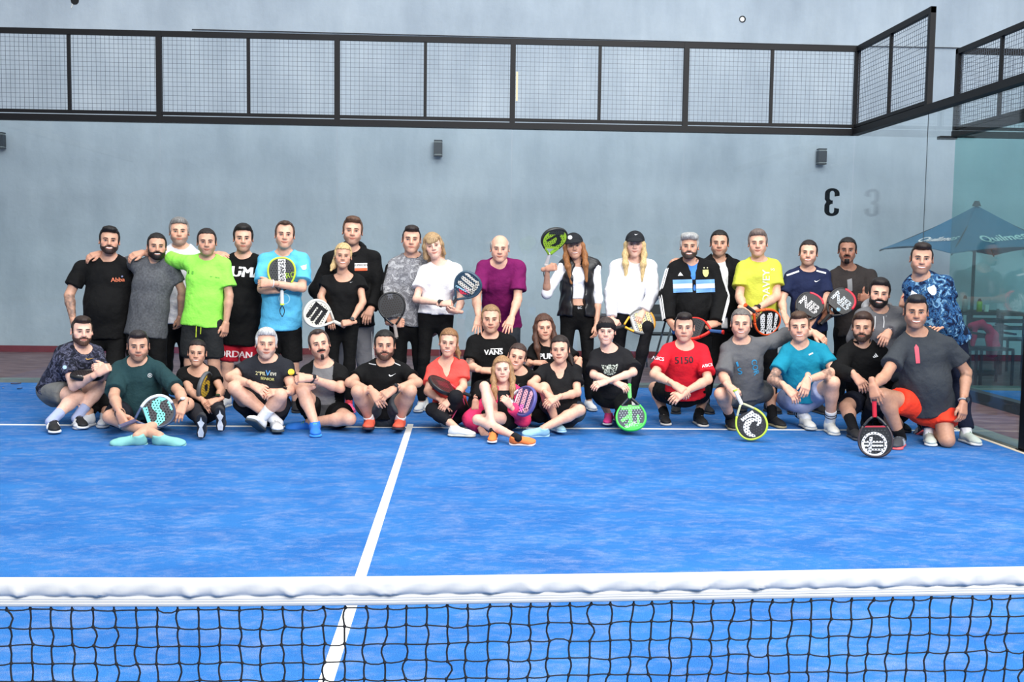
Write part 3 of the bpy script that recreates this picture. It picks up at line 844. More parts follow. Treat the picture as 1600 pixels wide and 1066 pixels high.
def beard_template(kind, fem=0):
    g0 = HEADG[fem]; X, Y, Z = g0.coords()
    th = {'full': 0.0075, 'short': 0.0032, 'goatee': 0.0055, 'mustache': 0.006, 'long': 0.016}[kind]
    v = g0.v - th
    ax = np.abs(X)
    if kind in ('full', 'short', 'long'):
        line = np.where(Y < -0.05, -0.052 + 0 * Y, -0.052 + (Y + 0.05) * 0.9)       # cheek line climbs to the ear
        reg = np.maximum(np.maximum(Z - np.minimum(line, -0.016), Y + 0.002), ax - 0.0715)
        reg = np.maximum(reg, (-0.121 + (Y + 0.08) * 0.45) - Z)
        mo = np.sqrt((X / 0.025) ** 2 + ((Z + 0.066) / 0.0105) ** 2) - 1
        reg = np.maximum(reg, np.where(Y < -0.06, -mo * 0.012, -1))
        mus = np.maximum(np.maximum(Z + 0.046, -0.0585 - Z), np.maximum(ax - 0.031, Y + 0.07))
        reg = np.minimum(reg, mus)
    elif kind == 'goatee':
        ch = np.maximum(np.maximum(Z + 0.080, ax - 0.022), Y + 0.05)
        mus = np.maximum(np.maximum(Z + 0.046, -0.0585 - Z), np.maximum(ax - 0.030, Y + 0.07))
        reg = np.minimum(ch, mus)
    else:
        mus = np.maximum(np.maximum(Z + 0.045, -0.0600 - Z), np.maximum(ax - 0.034, Y + 0.07))
        ch = np.maximum(np.maximum(Z + 0.082, ax - 0.012), Y + 0.06)
        reg = np.minimum(mus, ch)
    g = Grid.__new__(Grid); g.h = g0.h; g.lo = g0.lo; g.n = g0.n
    g.v = np.maximum(v, reg + 0 * X).astype(np.float32)
    return g.net()
BEARD = {}
def beard(k):
    if k not in BEARD: BEARD[k] = beard_template(k)
    return BEARD[k]
def cap_template():
    g = Grid((-0.11, -0.21, -0.03), (0.11, 0.15, 0.16), 0.0075)
    g.ell((0, 0.012, 0.034), (0.090, 0.110, 0.104), 0.01); g.plane((0, -0.09, 0.040), (0, -0.12, -1))
    g2 = Grid((-0.11, -0.21, -0.03), (0.11, 0.15, 0.16), 0.006)
    g2.ell((0, -0.085, 0.030), (0.078, 0.095, 0.040), 0.008); g2.ell((0, -0.085, 0.006), (0.088, 0.108, 0.040), 0.006, sub=True)
    g2.plane((0, -0.075, 0), (0, 1, 0))
    return g.net(), g2.net()
def band_template():
    g = Grid((-0.11, -0.13, -0.02), (0.11, 0.14, 0.14), 0.007)
    g.ell((0, 0.014, 0.030), (0.086, 0.105, 0.100), 0.01); g.plane((0, -0.09, 0.036), (0, -0.45, -1)); g.plane((0, -0.09, 0.088), (0, 0.32, 1))
    return g.net()

# ---- hands: wrist at the origin, fingers along +Y, back of the hand +Z, thumb +X
def hand_template(pose):
    h = 0.0057
    g = Grid((-0.075, -0.055, -0.11), (0.105, 0.20, 0.06), h)
    g.cone((0, -0.05, 0), (0, 0.0, 0), 0.0255, 0.0245, 0.02, fr=(0, 0, 1), sq=0.8)
    xs = (0.030, 0.0105, -0.0095, -0.0285); ln = (0.95, 1.05, 0.98, 0.78)
    curl = {'flat': (8, 8, 6), 'relax': (22, 28, 18), 'grip': (72, 78, 50), 'fist': (85, 92, 55), 'thumb': (82, 92, 55), 'claw': (40, 42, 25)}[pose]
    for i, x in enumerate(xs):
        g.cone((x * 0.55, 0.005, 0), (x, 0.082, 0.002), 0.0165, 0.0125, 0.022)
    g.cone((0.012, 0.03, -0.004), (-0.010, 0.06, -0.004), 0.018, 0.018, 0.02, fr=(0, 0, 1), sq=0.7)
    spread = {'flat': 1.0, 'relax': 0.5}.get(pose, 0.05)
    for i, x in enumerate(xs):
        p = np.array((x, 0.085, 0.002)); a = 0; sp = math.radians((9, 2, -5, -12)[i] * spread)
        for L, r0, r1, c in zip((0.043, 0.027, 0.021), (0.0096, 0.0088, 0.0080), (0.0088, 0.0080, 0.0068), curl):
            a += math.radians(c + (2 * i if pose in ('relax', 'claw') else 0))
            q = p + L * ln[i] * np.array((math.sin(sp) * math.cos(a), math.cos(a) * math.cos(sp), -math.sin(a)))
            g.cone(p, q, r0, r1, 0.004); p = q
    if pose == 'thumb':
        T = [(0.020, 0.028, -0.010), (0.046, 0.055, -0.016), (0.082, 0.060, -0.014), (0.104, 0.056, -0.012)]
    elif pose in ('grip', 'fist'):
        T = [(0.020, 0.022, -0.012), (0.044, 0.050, -0.030), (0.036, 0.078, -0.048), (0.016, 0.086, -0.056)]
    else:
        T = [(0.020, 0.022, -0.006), (0.045, 0.052, -0.014), (0.056, 0.082, -0.018), (0.060, 0.104, -0.020)]
    for a, b_, r0, r1 in zip(T[:-1], T[1:], (0.0155, 0.0115, 0.0098), (0.0118, 0.0098, 0.0076)):
        g.cone(a, b_, r0, r1, 0.010)
    return g.net()
HANDS = {}
def hand(p):
    if p not in HANDS: HANDS[p] = hand_template(p)
    return HANDS[p]

# ---- shoe: ankle joint at the origin, toe +Y, sole 85 mm below
def shoe_template():
    lo, hi = (-0.075, -0.10, -0.10), (0.075, 0.23, 0.05)
    g = Grid(lo, hi, 0.0105)
    g.ell((0, -0.030, -0.045), (0.036, 0.046, 0.048), 0.02)
    g.cone((0, 0.0, -0.028), (0.002, 0.11, -0.052), 0.042, 0.037, 0.03)
    g.ell((0.004, 0.135, -0.057), (0.046, 0.068, 0.030), 0.03)
    g.cone((0, -0.012, -0.03), (0, -0.014, 0.018), 0.043, 0.041, 0.02, cut=True)
    g.plane((0, 0, -0.066), (0, 0, -1))
    s_ = Grid(lo, hi, 0.0105)
    s_.cone((0, -0.036, -0.075), (0.002, 0.06, -0.075), 0.045, 0.042, 0.01, fr=(0, 0, 1), sq=0.5)
    s_.cone((0.002, 0.06, -0.075), (0.005, 0.145, -0.075), 0.042, 0.053, 0.01, fr=(0, 0, 1), sq=0.5)
    s_.plane((0, 0, -0.0855), (0, 0, -1)); s_.plane((0, 0, -0.060), (0, 0, 1))
    mb = MB()
    for i in range(5):
        y = 0.035 + 0.017 * i; z = -0.028 - 0.0095 * i + 0.037
        mb.tube([(-0.024, y, z - 0.026), (-0.010, y + 0.006, z - 0.002), (0.010, y + 0.002, z - 0.002), (0.024, y + 0.006, z - 0.026)], 0.0036, 5)
    return g.net(), s_.net(), mb.arrays()
SHOE = shoe_template()

# ================================================================== one player
def at_xz(px, Y, z):
    """point at depth Y and height z that lies in picture column px"""
    u = px - 800; d = np.array([0, Y - CAMP[1], z - CAMP[2]])
    c1 = RT @ d; c2 = FW @ d
    return np.array([CAMP[0] + (u * c2 - F_PX * c1) / (F_PX * RT[0] - u * FW[0]), Y, z])
def frame(y, n):
    y = nrm(y); z = np.asarray(n, float); z = z - y * (z @ y)
    if np.linalg.norm(z) < 1e-3: z = np.array([0, 0, 1.0]) - y * y[2]
    z = nrm(z); return np.stack([np.cross(y, z), y, z], 1)
class Body:
    """collects pieces of the figure's single skin"""
    def __init__(s): s.V = []; s.F = {}; s.C = []; s.n = 0
    def put(s, V, faces, C):
        V = np.asarray(V); C = np.broadcast_to(np.asarray(C, float), (len(V), 3))
        for f in faces:
            f = np.asarray(f)
            if len(f): s.F.setdefault(f.shape[1], []).append(f + s.n)
        s.V.append(V); s.C.append(C); s.n += len(V)
    def done(s):
        return np.concatenate(s.V), [np.concatenate(v) for v in s.F.values()], np.concatenate(s.C)
SKIN = {'fair': (236, 190, 168), 'light': (226, 176, 150), 'tan': (208, 160, 134), 'olive': (190, 142, 116), 'brown': (158, 112, 90)}

def subdivide(V, T, n=1):
    for _ in range(n):
        V = list(map(tuple, V)); cache = {}; T2 = []
        def mid(a, b):
            k = (min(a, b), max(a, b))
            if k not in cache:
                cache[k] = len(V); V.append(tuple((np.array(V[a]) + np.array(V[b])) / 2))
            return cache[k]
        for a, b, c in T:
            ab, bc, ca = mid(a, b), mid(b, c), mid(c, a)
            T2 += [(a, ab, ca), (ab, b, bc), (ca, bc, c), (ab, bc, ca)]
        V = np.array(V); T = np.array(T2)
    return np.asarray(V), np.asarray(T)
def poly_tris(P):
    from mathutils.geometry import tessellate_polygon
    t = tessellate_polygon([[Vector((x, y, 0)) for x, y in P]])
    return np.array(P, float), np.array([list(x) for x in t])
def shape(kind):
    """small printed marks, about one unit high"""
    if kind == 'swoosh':
        P = [(-1.2, 0.1), (-0.9, -0.35), (-0.55, -0.42), (0, -0.25), (1.3, 0.45), (0.1, -0.02), (-0.45, -0.12), (-0.8, 0.02), (-0.95, 0.3)]
        return poly_tris(P)
    if kind == 'bars':
        out = []
        for i, hh in enumerate((0.4, 0.7, 1.0)):
            x = -0.55 + 0.42 * i; out.append([(x, -0.5), (x + 0.34, -0.5), (x + 0.34 + 0.02, -0.5 + 0.0), (x - 0.20 + 0.2 * (1 - hh), -0.5 + hh), (x - 0.36 + 0.2 * (1 - hh), -0.5 + hh * 0.7)])
        Vs, Ts, n = [], [], 0
        for P in out:
            P = [P[0], P[1], P[3], P[4]]; V, T = poly_tris(P); Vs.append(V); Ts.append(T + n); n += len(V)
        return np.concatenate(Vs), np.concatenate(Ts)
    if kind == 'tri':
        return poly_tris([(-0.7, -0.5), (0.7, -0.5), (0, 0.5)])
    if kind == 'disc':
        return poly_tris([(0.5 * math.cos(a), 0.5 * math.sin(a)) for a in np.linspace(0, 2 * math.pi, 17)[:-1]])
    if kind == 'ring':
        V = []; T = []
        for i in range(24):
            a = 2 * math.pi * i / 24; V += [(0.5 * math.cos(a), 0.5 * math.sin(a)), (0.40 * math.cos(a), 0.40 * math.sin(a))]
            j = (i + 1) % 24; T += [(2*i, 2*j, 2*i+1), (2*j, 2*j+1, 2*i+1)]
        return np.array(V), np.array(T)
    if kind == 'crest':
        return poly_tris([(-0.38, 0.45), (0.38, 0.45), (0.42, 0.0), (0.25, -0.38), (0, -0.5), (-0.25, -0.38), (-0.42, 0.0)])
    if kind == 'arrow':
        return poly_tris([(-0.12, -0.5), (0.12, -0.5), (0.12, 0.34), (0, 0.5), (-0.12, 0.34)])
    if kind == 'para':
        return poly_tris([(-0.55, -0.5), (0.1, -0.5), (0.55, 0.5), (-0.1, 0.5)])
    if kind == 'square':
        return poly_tris([(-0.5, -0.5), (0.5, -0.5), (0.5, 0.5), (-0.5, 0.5)])
    if kind == 'blot':
        return poly_tris([(-0.6, 0.5), (-0.35, 0.42), (0, 0.48), (0.35, 0.4), (0.62, 0.52), (0.5, 0.1), (0.42, -0.3), (0.15, -0.5), (-0.15, -0.48), (-0.42, -0.28), (-0.5, 0.1)])
    V, T = TEXT[kind]; return V, T

PEOPLE = {}
def person(label, Y, head, nk, sh, a=None, b=None, hip=None, la=None, lb=None, H=1.75, fem=0, fat=1.0, lean=0.0,
           shy=(0, 0), hz=None, hsc=1.0, skin='light', hairs=('short', (30, 26, 24)), beards=None, stub=0.0, mouth='smile',
           brow=None, tops=(), bot=None, shoes=None, socks=None, extras=(), decals=(), tattoo=(), cap=None, capmark=None, band=None, yh=None, bust=1.0, key=None):
    s = H / 1.75; Yn = Y + lean
    Nf = at(nk[0], nk[1], Yn)
    S = [at(sh[0], sh[1], Yn + shy[0] + 0.03), at(sh[2], sh[3], Yn + shy[1] + 0.03)]
    if hip is None: hip = (nk[0], None)
    if hz is not None: Hc = at_xz(hip[0], Y, hz)
    elif hip[1] is None: Hc = at_xz(hip[0], Y, 0.53 * H)
    else: Hc = at(hip[0], hip[1], Y)
    root_loc = np.array([Hc[0], Hc[1], 0.0])
    up = nrm(Nf - Hc); lat = S[1] - S[0]; lat = nrm(lat - up * (lat @ up)); fr = nrm(np.cross(lat, up))
    Nc = Nf - fr * 0.045 * s + up * 0.015 * s
    T = np.linalg.norm(Nf - Hc)
    hw = 0.088 * s
    HJ = [Hc - lat * hw, Hc + lat * hw]
    # ---- arms
    Lu, Lf, Lt, Ls = 0.285 * s, 0.25 * s, 0.43 * s, 0.42 * s
    EL, WR, HD = [], [], []
    for i, arm in enumerate((a, b)):
        sg = -1 if i == 0 else 1
        if arm is None:
            e = S[i] + np.array([sg * 0.05, 0.03, -Lu]); w = e + np.array([sg * 0.01, -0.06, -Lf]); hd = ('relax', None, None)
        else:
            e_, w_ = arm[0], arm[1]; hd = arm[2] if len(arm) > 2 else ('relax', None, None)
            def put(c, q, L):
                if q[0] == 'w': return c + np.array(q[1:4])
                sgn = q[2] if len(q) > 2 else -1
                if abs(sgn) >= 2: return at(q[0], q[1], sgn)
                return reach(q[0], q[1], c, L, sgn)
            e = put(S[i], e_, Lu); w = put(e, w_, Lf)
        EL.append(e); WR.append(w); HD.append(hd)
    # ---- legs
    KN, AN, TO = [], [], []
    for i, leg in enumerate((la, lb)):
        sg = -1 if i == 0 else 1
        if leg is None:
            x = HJ[i][0] + sg * 0.03
            an = np.array([x + sg * 0.02, Hc[1] + 0.02, 0.085 * s]); kn = (HJ[i] + an) / 2 + np.array([0, -0.03, 0.0])
            to = (np.array([sg * 0.25, -1, 0]), np.array([0, 0, 1.0]))
        else:
            k_, a_ = leg[0], leg[1]; tv = leg[2] if len(leg) > 2 else (sg * 0.2, -1, 0); uv = leg[3] if len(leg) > 3 else (0, 0, 1)
            if a_[0] == 'w': an = root_loc + np.array(a_[1:4])
            else: an = onz(a_[0], a_[1], a_[2] if len(a_) > 2 else 0.09 * s)
            if k_[0] == 'w': kn = root_loc + np.array(k_[1:4])
            else:
                d = ray(k_[0], k_[1]); ts = np.linspace(7.0, 13.5, 1300)[:, None]; P = CAMP + ts * d
                cst = (np.linalg.norm(P - HJ[i], axis=1) - Lt) ** 2 + (np.linalg.norm(P - an, axis=1) - Ls) ** 2 + 0.002 * (ts[:, 0] - 7) + (P[:, 2] < 0.06) * 1.0
                kn = P[int(np.argmin(cst))]
            to = (np.array(tv, float), np.array(uv, float))
        KN.append(kn); AN.append(an); TO.append(to)
    # ---- head frame
    yaw, pit, rol = (list(head[2:]) + [0, 0, 0])[:3]
    HC = at(head[0], head[1], Yn - 0.02)
    d = CAMP - HC; th = math.degrees(math.atan2(d[0], -d[1]))
    RH = rot('Z', th + yaw) @ rot('X', pit) @ rot('Y', rol)
    hs = s * 1.04 * hsc * (0.985 if fem else 1.0)
    toW = lambda V: HC + (np.asarray(V) * hs * np.array([1.07, 1.0, 1.0])) @ RH.T
    sk = np.array(rgb(*SKIN[skin])) if isinstance(skin, str) else np.array(rgb(*skin))
    hc = np.array(rgb(*hairs[1])) if hairs else sk * 0.4
    # ================= skin
    B = Body()
    V, Q = HEAD[fem]
    x, y, z = V.T
    C = np.tile(sk, (len(V), 1))
    warm = np.exp(-(((np.abs(x) - 0.043) / 0.02) ** 2 + ((z + 0.030) / 0.02) ** 2)) * (y < -0.03) + np.exp(-((x / 0.012) ** 2 + ((z + 0.03) / 0.014) ** 2)) * (y < -0.08) + 0.8 * (np.abs(x) > 0.075) * (np.abs(z + 0.01) < 0.04)
    C = C * (1 - np.clip(warm, 0, 1)[:, None] * np.array([0.0, 0.16, 0.17]))
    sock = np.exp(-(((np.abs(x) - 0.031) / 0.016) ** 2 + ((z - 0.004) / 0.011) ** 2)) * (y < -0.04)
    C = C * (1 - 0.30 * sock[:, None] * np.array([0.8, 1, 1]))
    if stub > 0:
        line = np.where(y < -0.05, -0.046, -0.046 + (y + 0.05) * 0.9)
        w = np.clip((line - z) / 0.012, 0, 1) * (y < 0.03) * (z > -0.125) * (1 - (np.sqrt((x / 0.026) ** 2 + ((z + 0.066) / 0.011) ** 2) < 1) * (y < -0.06))
        C = C * (1 - stub * w[:, None]) + (hc * 0.6 + 0.008) * stub * w[:, None]
    if hairs:
        front = {'recede': 0.100, 'bald': 1.0}.get(hairs[0], 0.082)
        w = np.clip(np.maximum((z - front) / 0.006, np.minimum((y + 0.03) / 0.006, (z - np.where(y < 0.03, 0.0, -0.07)) / 0.006)), 0, 1) * (np.abs(x) < 0.0725) * (front < 0.5)
        C = C * (1 - 0.85 * w[:, None]) + hc * 0.85 * w[:, None]
    B.put(toW(V), [Q], C)
    bc = np.array(rgb(*brow)) if brow else hc * 0.8
    tint = {'white': np.array(rgb(222, 216, 210)), 'iris': np.array(rgb(38, 26, 20)), 'lash': np.minimum(bc, sk * 0.25), 'brow': np.minimum(bc, sk * 0.75), 'nostril': sk * 0.25,
            'teeth': np.array(rgb(240, 236, 228)), 'lip': sk * np.array([0.82, 0.50, 0.48]), 'slit': sk * np.array([0.35, 0.2, 0.2]), 'crease': sk * np.array([0.72, 0.6, 0.58])}
    for Vb, fb_, tg in FACE[(mouth, fem)]:
        B.put(toW(Vb), fb_, tint[tg])
    # hands
    ups = np.array([0, -0.5, 0.8])
    HF = []
    for i in (0, 1):
        pose, f, n = (list(HD[i]) + [None, None])[:3]
        fd = nrm(WR[i] - EL[i])
        if f is None: f = fd
        else: f = nrm(np.array(f, float))
        if n is None:
            n = ups if abs(fd[2]) < 0.8 else np.array([(-1 if i == 0 else 1) * 0.8, -0.6, 0.1])
        Fm = frame(f, np.array(n, float)); HF.append(Fm)
        if pose == 'none': continue
        Vh, Qh = hand(pose); Vh = Vh.copy()
        if i == 0: Vh[:, 0] *= -1; Qh = Qh[:, ::-1]
        ksc = s * (0.90 if fem else 1.0)
        c = np.tile(sk * np.array([1, 0.93, 0.91]), (len(Vh), 1))
        B.put(WR[i] + (Vh * ksc) @ Fm.T, [Qh], c)
    # trunk and limbs
    pts = np.array([HC, Nf, Hc, *S, *EL, *WR, *HJ, *KN, *AN])
    lo = pts.min(0) - 0.26; hi = pts.max(0) + 0.26; lo[2] = max(lo[2], -0.02)
    lm = s * (0.88 if fem else 1.0) * (0.7 + 0.3 * fat)
    rh = (0.158 if not fem else 0.162) * s * fat; rw = (0.142 if not fem else 0.118) * s * fat; rc = (0.160 if not fem else 0.135) * s * (0.55 + 0.45 * fat)
    if hz is not None: rh *= 0.90
    W = Hc + up * 0.40 * T; Cc = Hc + up * 0.70 * T - fr * 0.01
    def trunk(g, o, k=0.045, legs=True):
        g.cone(Hc, W, rh * 0.92 + o, rw + o, k, fr=fr, sq=0.74)
        g.cone(W, Cc, rw + o, rc + o, k, fr=fr, sq=0.72)
        g.cone(Cc, Nc - up * 0.07 * s, rc + o, rc * 0.78 + o, k, fr=fr, sq=0.66)
        if fat > 1.05: g.ell(Hc + up * 0.30 * T + fr * 0.05 * fat, np.array((0.13, 0.11, 0.15)) * s * (fat - 0.06) + o, k, R=np.stack([lat, fr, up]))
        if fem:
            for sg in (-1, 1): g.ell(Cc + fr * 0.066 * s + lat * sg * 0.060 * s - up * 0.005, 0.052 * s * bust + o, 0.05)
        for i in (0, 1):
            m = Nc - up * 0.055 * s + (S[i] - Nc) * 0.25
            g.cone(m, S[i], 0.058 * lm + o * 0.8, 0.052 * lm + o * 0.7, 0.05)
            g.cone(Nc + up * 0.03 * s, Nc + (S[i] - Nc) * 0.72 + up * 0.012, 0.040 * s + o, 0.034 * s + o, 0.04)
    g = Grid(lo, hi, 0.0178)
    trunk(g, 0.0)
    HB = HC + RH @ np.array((0, 0.030, -0.112)) * hs
    rn = (0.057 if not fem else 0.047) * s * (0.7 + 0.3 * fat)
    g.cone(Nc - up * 0.04, HB, rn * 1.05, rn * 0.93, 0.035)
    for i in (0, 1):        # every limb is its own field, so that arms resting on knees do not melt together
        ga = Grid(lo, hi, 0.0178); ga.n = g.n
        ga.cone(S[i], EL[i], 0.052 * lm, 0.040 * lm, 0.03)
        m = EL[i] * 0.72 + WR[i] * 0.28
        ga.cone(EL[i], m, 0.040 * lm, 0.042 * lm, 0.02); ga.cone(m, WR[i], 0.042 * lm, 0.0272 * lm, 0.02)
        gl_ = Grid(lo, hi, 0.0178)
        gl_.cone(HJ[i], KN[i], 0.088 * lm, 0.056 * lm, 0.04)
        m = KN[i] * 0.68 + AN[i] * 0.32
        dk = nrm(KN[i] - AN[i]); bk = HJ[i] - KN[i]; bk = bk - dk * (bk @ dk)
        bk = nrm(bk) if np.linalg.norm(bk) > 0.05 else np.zeros(3)
        gl_.cone(KN[i], m + bk * 0.012, 0.054 * lm, 0.056 * lm, 0.02); gl_.cone(m + bk * 0.012, AN[i], 0.056 * lm, 0.036 * lm, 0.03)
        g.v = np.minimum(g.v, np.minimum(ga.v, gl_.v))
    V, Q = g.net()
    C = np.tile(sk, (len(V), 1))
    for (arm, f0, f1) in tattoo:
        for P0, P1, q0, q1 in ((S[arm], EL[arm], 0, 1), (EL[arm], WR[arm], 1, 2)):
            dd = P1 - P0; L = dd @ dd; t = ((V - P0) @ dd) / L; r = np.linalg.norm(V - P0 - np.clip(t, 0, 1)[:, None] * dd, axis=1)
            tt = q0 + t
            pat = 0.5 + 0.5 * np.sin(V[:, 0] * 130 + 2 * np.sin(V[:, 2] * 90)) * np.sin(V[:, 2] * 110 + V[:, 1] * 80)
            w = (r < 0.075) * (t >= -0.02) * (t <= 1.02) * (tt > f0) * (tt < f1) * np.clip(0.25 + pat, 0, 1) * 0.72
            C = C * (1 - w[:, None]) + np.array(rgb(58, 60, 62)) * w[:, None]
    B.put(V, [Q], C)
    root = empty('person', root_loc, label, 'person', 'players posing on the court')
    V, fc, C = B.done()
    link('body', mesh_from('body', V - root_loc, fc, [SKINM], col=C), root)
    # ================= hair
    if hairs and hairs[0] != 'none':
        V, Q = hair(hairs[0])
        if len(hairs) > 2: V = V * np.array([hairs[2], 1, 1])
        link('hair', mesh_from('hair', toW(V) - root_loc, [Q], [hairm(hairs[1])]), root)
    if beards:
        V, Q = beard(beards[0])
        link('beard', mesh_from('beard', toW(V) - root_loc, [Q], [hairm(beards[1])]), root)
    if cap:
        (V, Q), (V2, Q2) = CAPT
        c = link('cap', mesh_from('cap', toW(V) - root_loc, [Q], [cloth(cap)]), root)
        if capmark:
            kd, mx, mz, msz, mc = capmark; P2, T2 = shape(kd)
            bvc = BVHTree.FromPolygons([Vector(v) for v in V], [list(map(int, q)) for q in Q]); o3 = []
            for q in subdivide(np.c_[P2, np.zeros(len(P2))], T2, 2)[0]:
                hh = bvc.ray_cast(Vector((mx + q[0] * msz, -0.3, mz + q[1] * msz)), Vector((0, 1, 0)))
                o3.append((mx + q[0] * msz, (hh[0][1] if hh[0] is not None else -0.08) - 0.003, mz + q[1] * msz))
            link('badge', mesh_from('badge', toW(np.array(o3)) - root_loc, [subdivide(np.c_[P2, np.zeros(len(P2))], T2, 2)[1]], [mat('print_%d_%d_%d' % mc, mc, 0.7)], smooth=False), c)
        link('visor', mesh_from('visor', toW(V2) - root_loc, [Q2], [cloth(cap)]), c)
    if band:
        V, Q = BANDT
        link('headband', mesh_from('headband', toW(V) - root_loc, [Q], [cloth(band)]), root)
    # ================= clothes
    def sleeve(g, i, fr_, o, loose):
        if fr_ <= 0: return
        r0 = 0.052 * lm + o * 0.75
        if fr_ <= 1.0:
            e = S[i] + (EL[i] - S[i]) * fr_
            g.cone(S[i], e, r0, 0.046 * lm + o * 0.75 + loose, 0.035, cut=True)
        else:
            g.cone(S[i], EL[i], r0, 0.043 * lm + o + loose * 0.6, 0.04)
            e = EL[i] + (WR[i] - EL[i]) * min(fr_ - 1, 0.97)
            g.cone(EL[i], e, 0.043 * lm + o + loose * 0.6, 0.032 * lm + o + loose * 0.3, 0.03, cut=True)
    meshes = {}
    def garment(name, g, m, amp=0.004, fq=26, lab=None, zones=None):
        g.folds(amp, fq, abs(hash((round(Hc[0], 3), name))) % 9999 if False else int(abs(Hc[0]) * 1000) % 997 + len(name))
        V, Q = g.net()
        mi = None; mm = [m]
        if zones:
            cen = V[Q].mean(1) - Nc; mi = zones(cen @ lat, cen @ up, cen @ fr).astype(int); mm = [m] + zones_m
        ob = link(name, mesh_from(name, V - root_loc, [Q], mm, midx=mi), root)
        if lab: ob['label'] = lab
        meshes[name] = (V, Q, ob); return ob
    if bot:
        o = bot.get('off', 0.012); ln = bot['len']; lo_ = bot.get('loose', 0.02)
        g = Grid(lo, hi, 0.0178)
        g.cone(Hc, W, rh * 0.92 + o, rw + o, 0.045, fr=fr, sq=0.74)
        g.plane(Hc + up * bot.get('waist', 0.03), up)
        for i in (0, 1):
            f = ln if not isinstance(ln, tuple) else ln[i]
            if f <= 1.0:
                e = HJ[i] + (KN[i] - HJ[i]) * f
                g.cone(HJ[i], e, 0.090 * lm + o, (0.090 - 0.030 * f) * lm + o + lo_, 0.04, cut=True)
            else:
                g.cone(HJ[i], KN[i], 0.090 * lm + o, 0.058 * lm + o + lo_ * 0.5, 0.05)
                e = KN[i] + (AN[i] - KN[i]) * min(f - 1, 0.98); q = min(f - 1, 0.98)
                m_ = KN[i] + (e - KN[i]) * min(0.32 / q, 0.5)
                g.cone(KN[i], m_, 0.058 * lm + o + lo_ * 0.5, 0.058 * lm + o + lo_ * 0.5, 0.03)
                g.cone(m_, e, 0.058 * lm + o + lo_ * 0.5, (0.058 - 0.022 * q) * lm + o + lo_, 0.03, cut=True)
        garment(bot.get('name', 'shorts' if (ln if not isinstance(ln, tuple) else max(ln)) <= 1 else 'trousers'), g, bot.get('mat') or cloth(bot['col']), 0.0025 if o < 0.01 else 0.007, 24)
    zones_m = []
    for tp in tops:
        o = tp.get('off', 0.014); sl = tp.get('sl', 0.62); loose = tp.get('loose', 0.018)
        sl = sl if isinstance(sl, tuple) else (sl, sl)
        g = Grid(lo, hi, 0.0125)
        trunk(g, o)
        hem = tp.get('hem', 0.05)
        hp = Hc - up * hem
        if hem > -0.02:
            rhem = max(rh * 0.97 + o + 0.008, hw + 0.090 * lm + 0.020) if hem > 0.0 else rh * 0.97 + o + 0.008
            g.cone(W, hp, rw + o + 0.004, rhem, 0.05, fr=fr, sq=0.78 * (rh * 0.97 + o + 0.008) / rhem * 1.03, cut=True)
        g.plane(hp, -up)
        for i in (0, 1): sleeve(g, i, sl[i], o, loose)
        nkk = tp.get('neck', 'crew')
        RR = np.stack([lat, fr, up])
        if nkk == 'crew': g.ell(Nc + up * 0.055 * s + fr * 0.030 * s, np.array((0.082, 0.082, 0.078)) * s, 0.012, R=RR, sub=True)
        elif nkk == 'scoop': g.ell(Nc + up * 0.050 * s + fr * 0.045 * s, np.array((0.105, 0.095, 0.110)) * s, 0.012, R=RR, sub=True)
        elif nkk in ('v', 'open'):
            g.ell(Nc + up * 0.055 * s + fr * 0.030 * s, np.array((0.080, 0.080, 0.076)) * s, 0.012, R=RR, sub=True)
            g.cone(Nc + fr * 0.085 * s + up * 0.02, Nc + fr * 0.125 * s - up * (0.10 if nkk == 'v' else 0.16) * s, 0.052 * s, 0.006, 0.01, sub=True)
        elif nkk == 'high': g.ell(Nc + up * 0.085 * s + fr * 0.02 * s, np.array((0.075, 0.075, 0.075)) * s, 0.012, R=RR, sub=True)
        if tp.get('open'):
            w0, w1 = tp['open']
            g.cone(Nc + fr * (0.13 * s) + up * 0.05, Hc + fr * (0.15 * s * fat) - up * (hem + 0.05), w0, w1, 0.01, sub=True)
        if tp.get('arm_hole'):
            for i in (0, 1): g.cone(S[i] + (EL[i] - S[i]) * 0.12, S[i] + (EL[i] - S[i]) * 0.8, 0.075 * lm, 0.07 * lm, 0.01, sub=True)
        zones_m = tp.get('zmats', [])
        ob = garment(tp['name'], g, tp.get('mat') or cloth(tp['col']), tp.get('amp', 0.0075), tp.get('fq', 27), tp.get('label'), tp.get('zones'))
        if tp.get('collar'):
            kind, cc = tp['collar']
            gc = Grid(Nc - 0.2, Nc + 0.25, 0.010)
            if kind == 'hood':
                gc.ell(Nc - fr * 0.075 * s + up * 0.03, np.array((0.125, 0.075, 0.085)) * s, 0.03, R=RR)
                for sg in (-1, 1): gc.cone(Nc - fr * 0.02 + lat * sg * 0.10 * s + up * 0.035, Nc + fr * 0.085 * s + lat * sg * 0.03 * s - up * 0.035, 0.036 * s, 0.022 * s, 0.03)
                gc.ell(Nc + up * 0.06 * s + fr * 0.02 * s, np.array((0.078, 0.085, 0.11)) * s, 0.015, R=RR, sub=True)
            elif kind == 'ring':
                gc.ell(Nc + up * 0.008 * s + fr * 0.008, np.array((0.098, 0.092, 0.026)) * s, 0.01, R=RR)
                gc.ell(Nc + up * 0.055 * s + fr * 0.030 * s, np.array((0.082, 0.080, 0.090)) * s, 0.006, R=RR, sub=True)
            else:
                gc.cone(Nc - up * 0.02 * s, Nc + up * 0.055 * s - fr * 0.004, 0.094 * s, 0.082 * s, 0.02, fr=fr, sq=0.9, cut=True)
                gc.cone(Nc - up * 0.03 * s, Nc + up * 0.09 * s, 0.078 * s, 0.068 * s, 0.01, fr=fr, sq=0.9, sub=True)
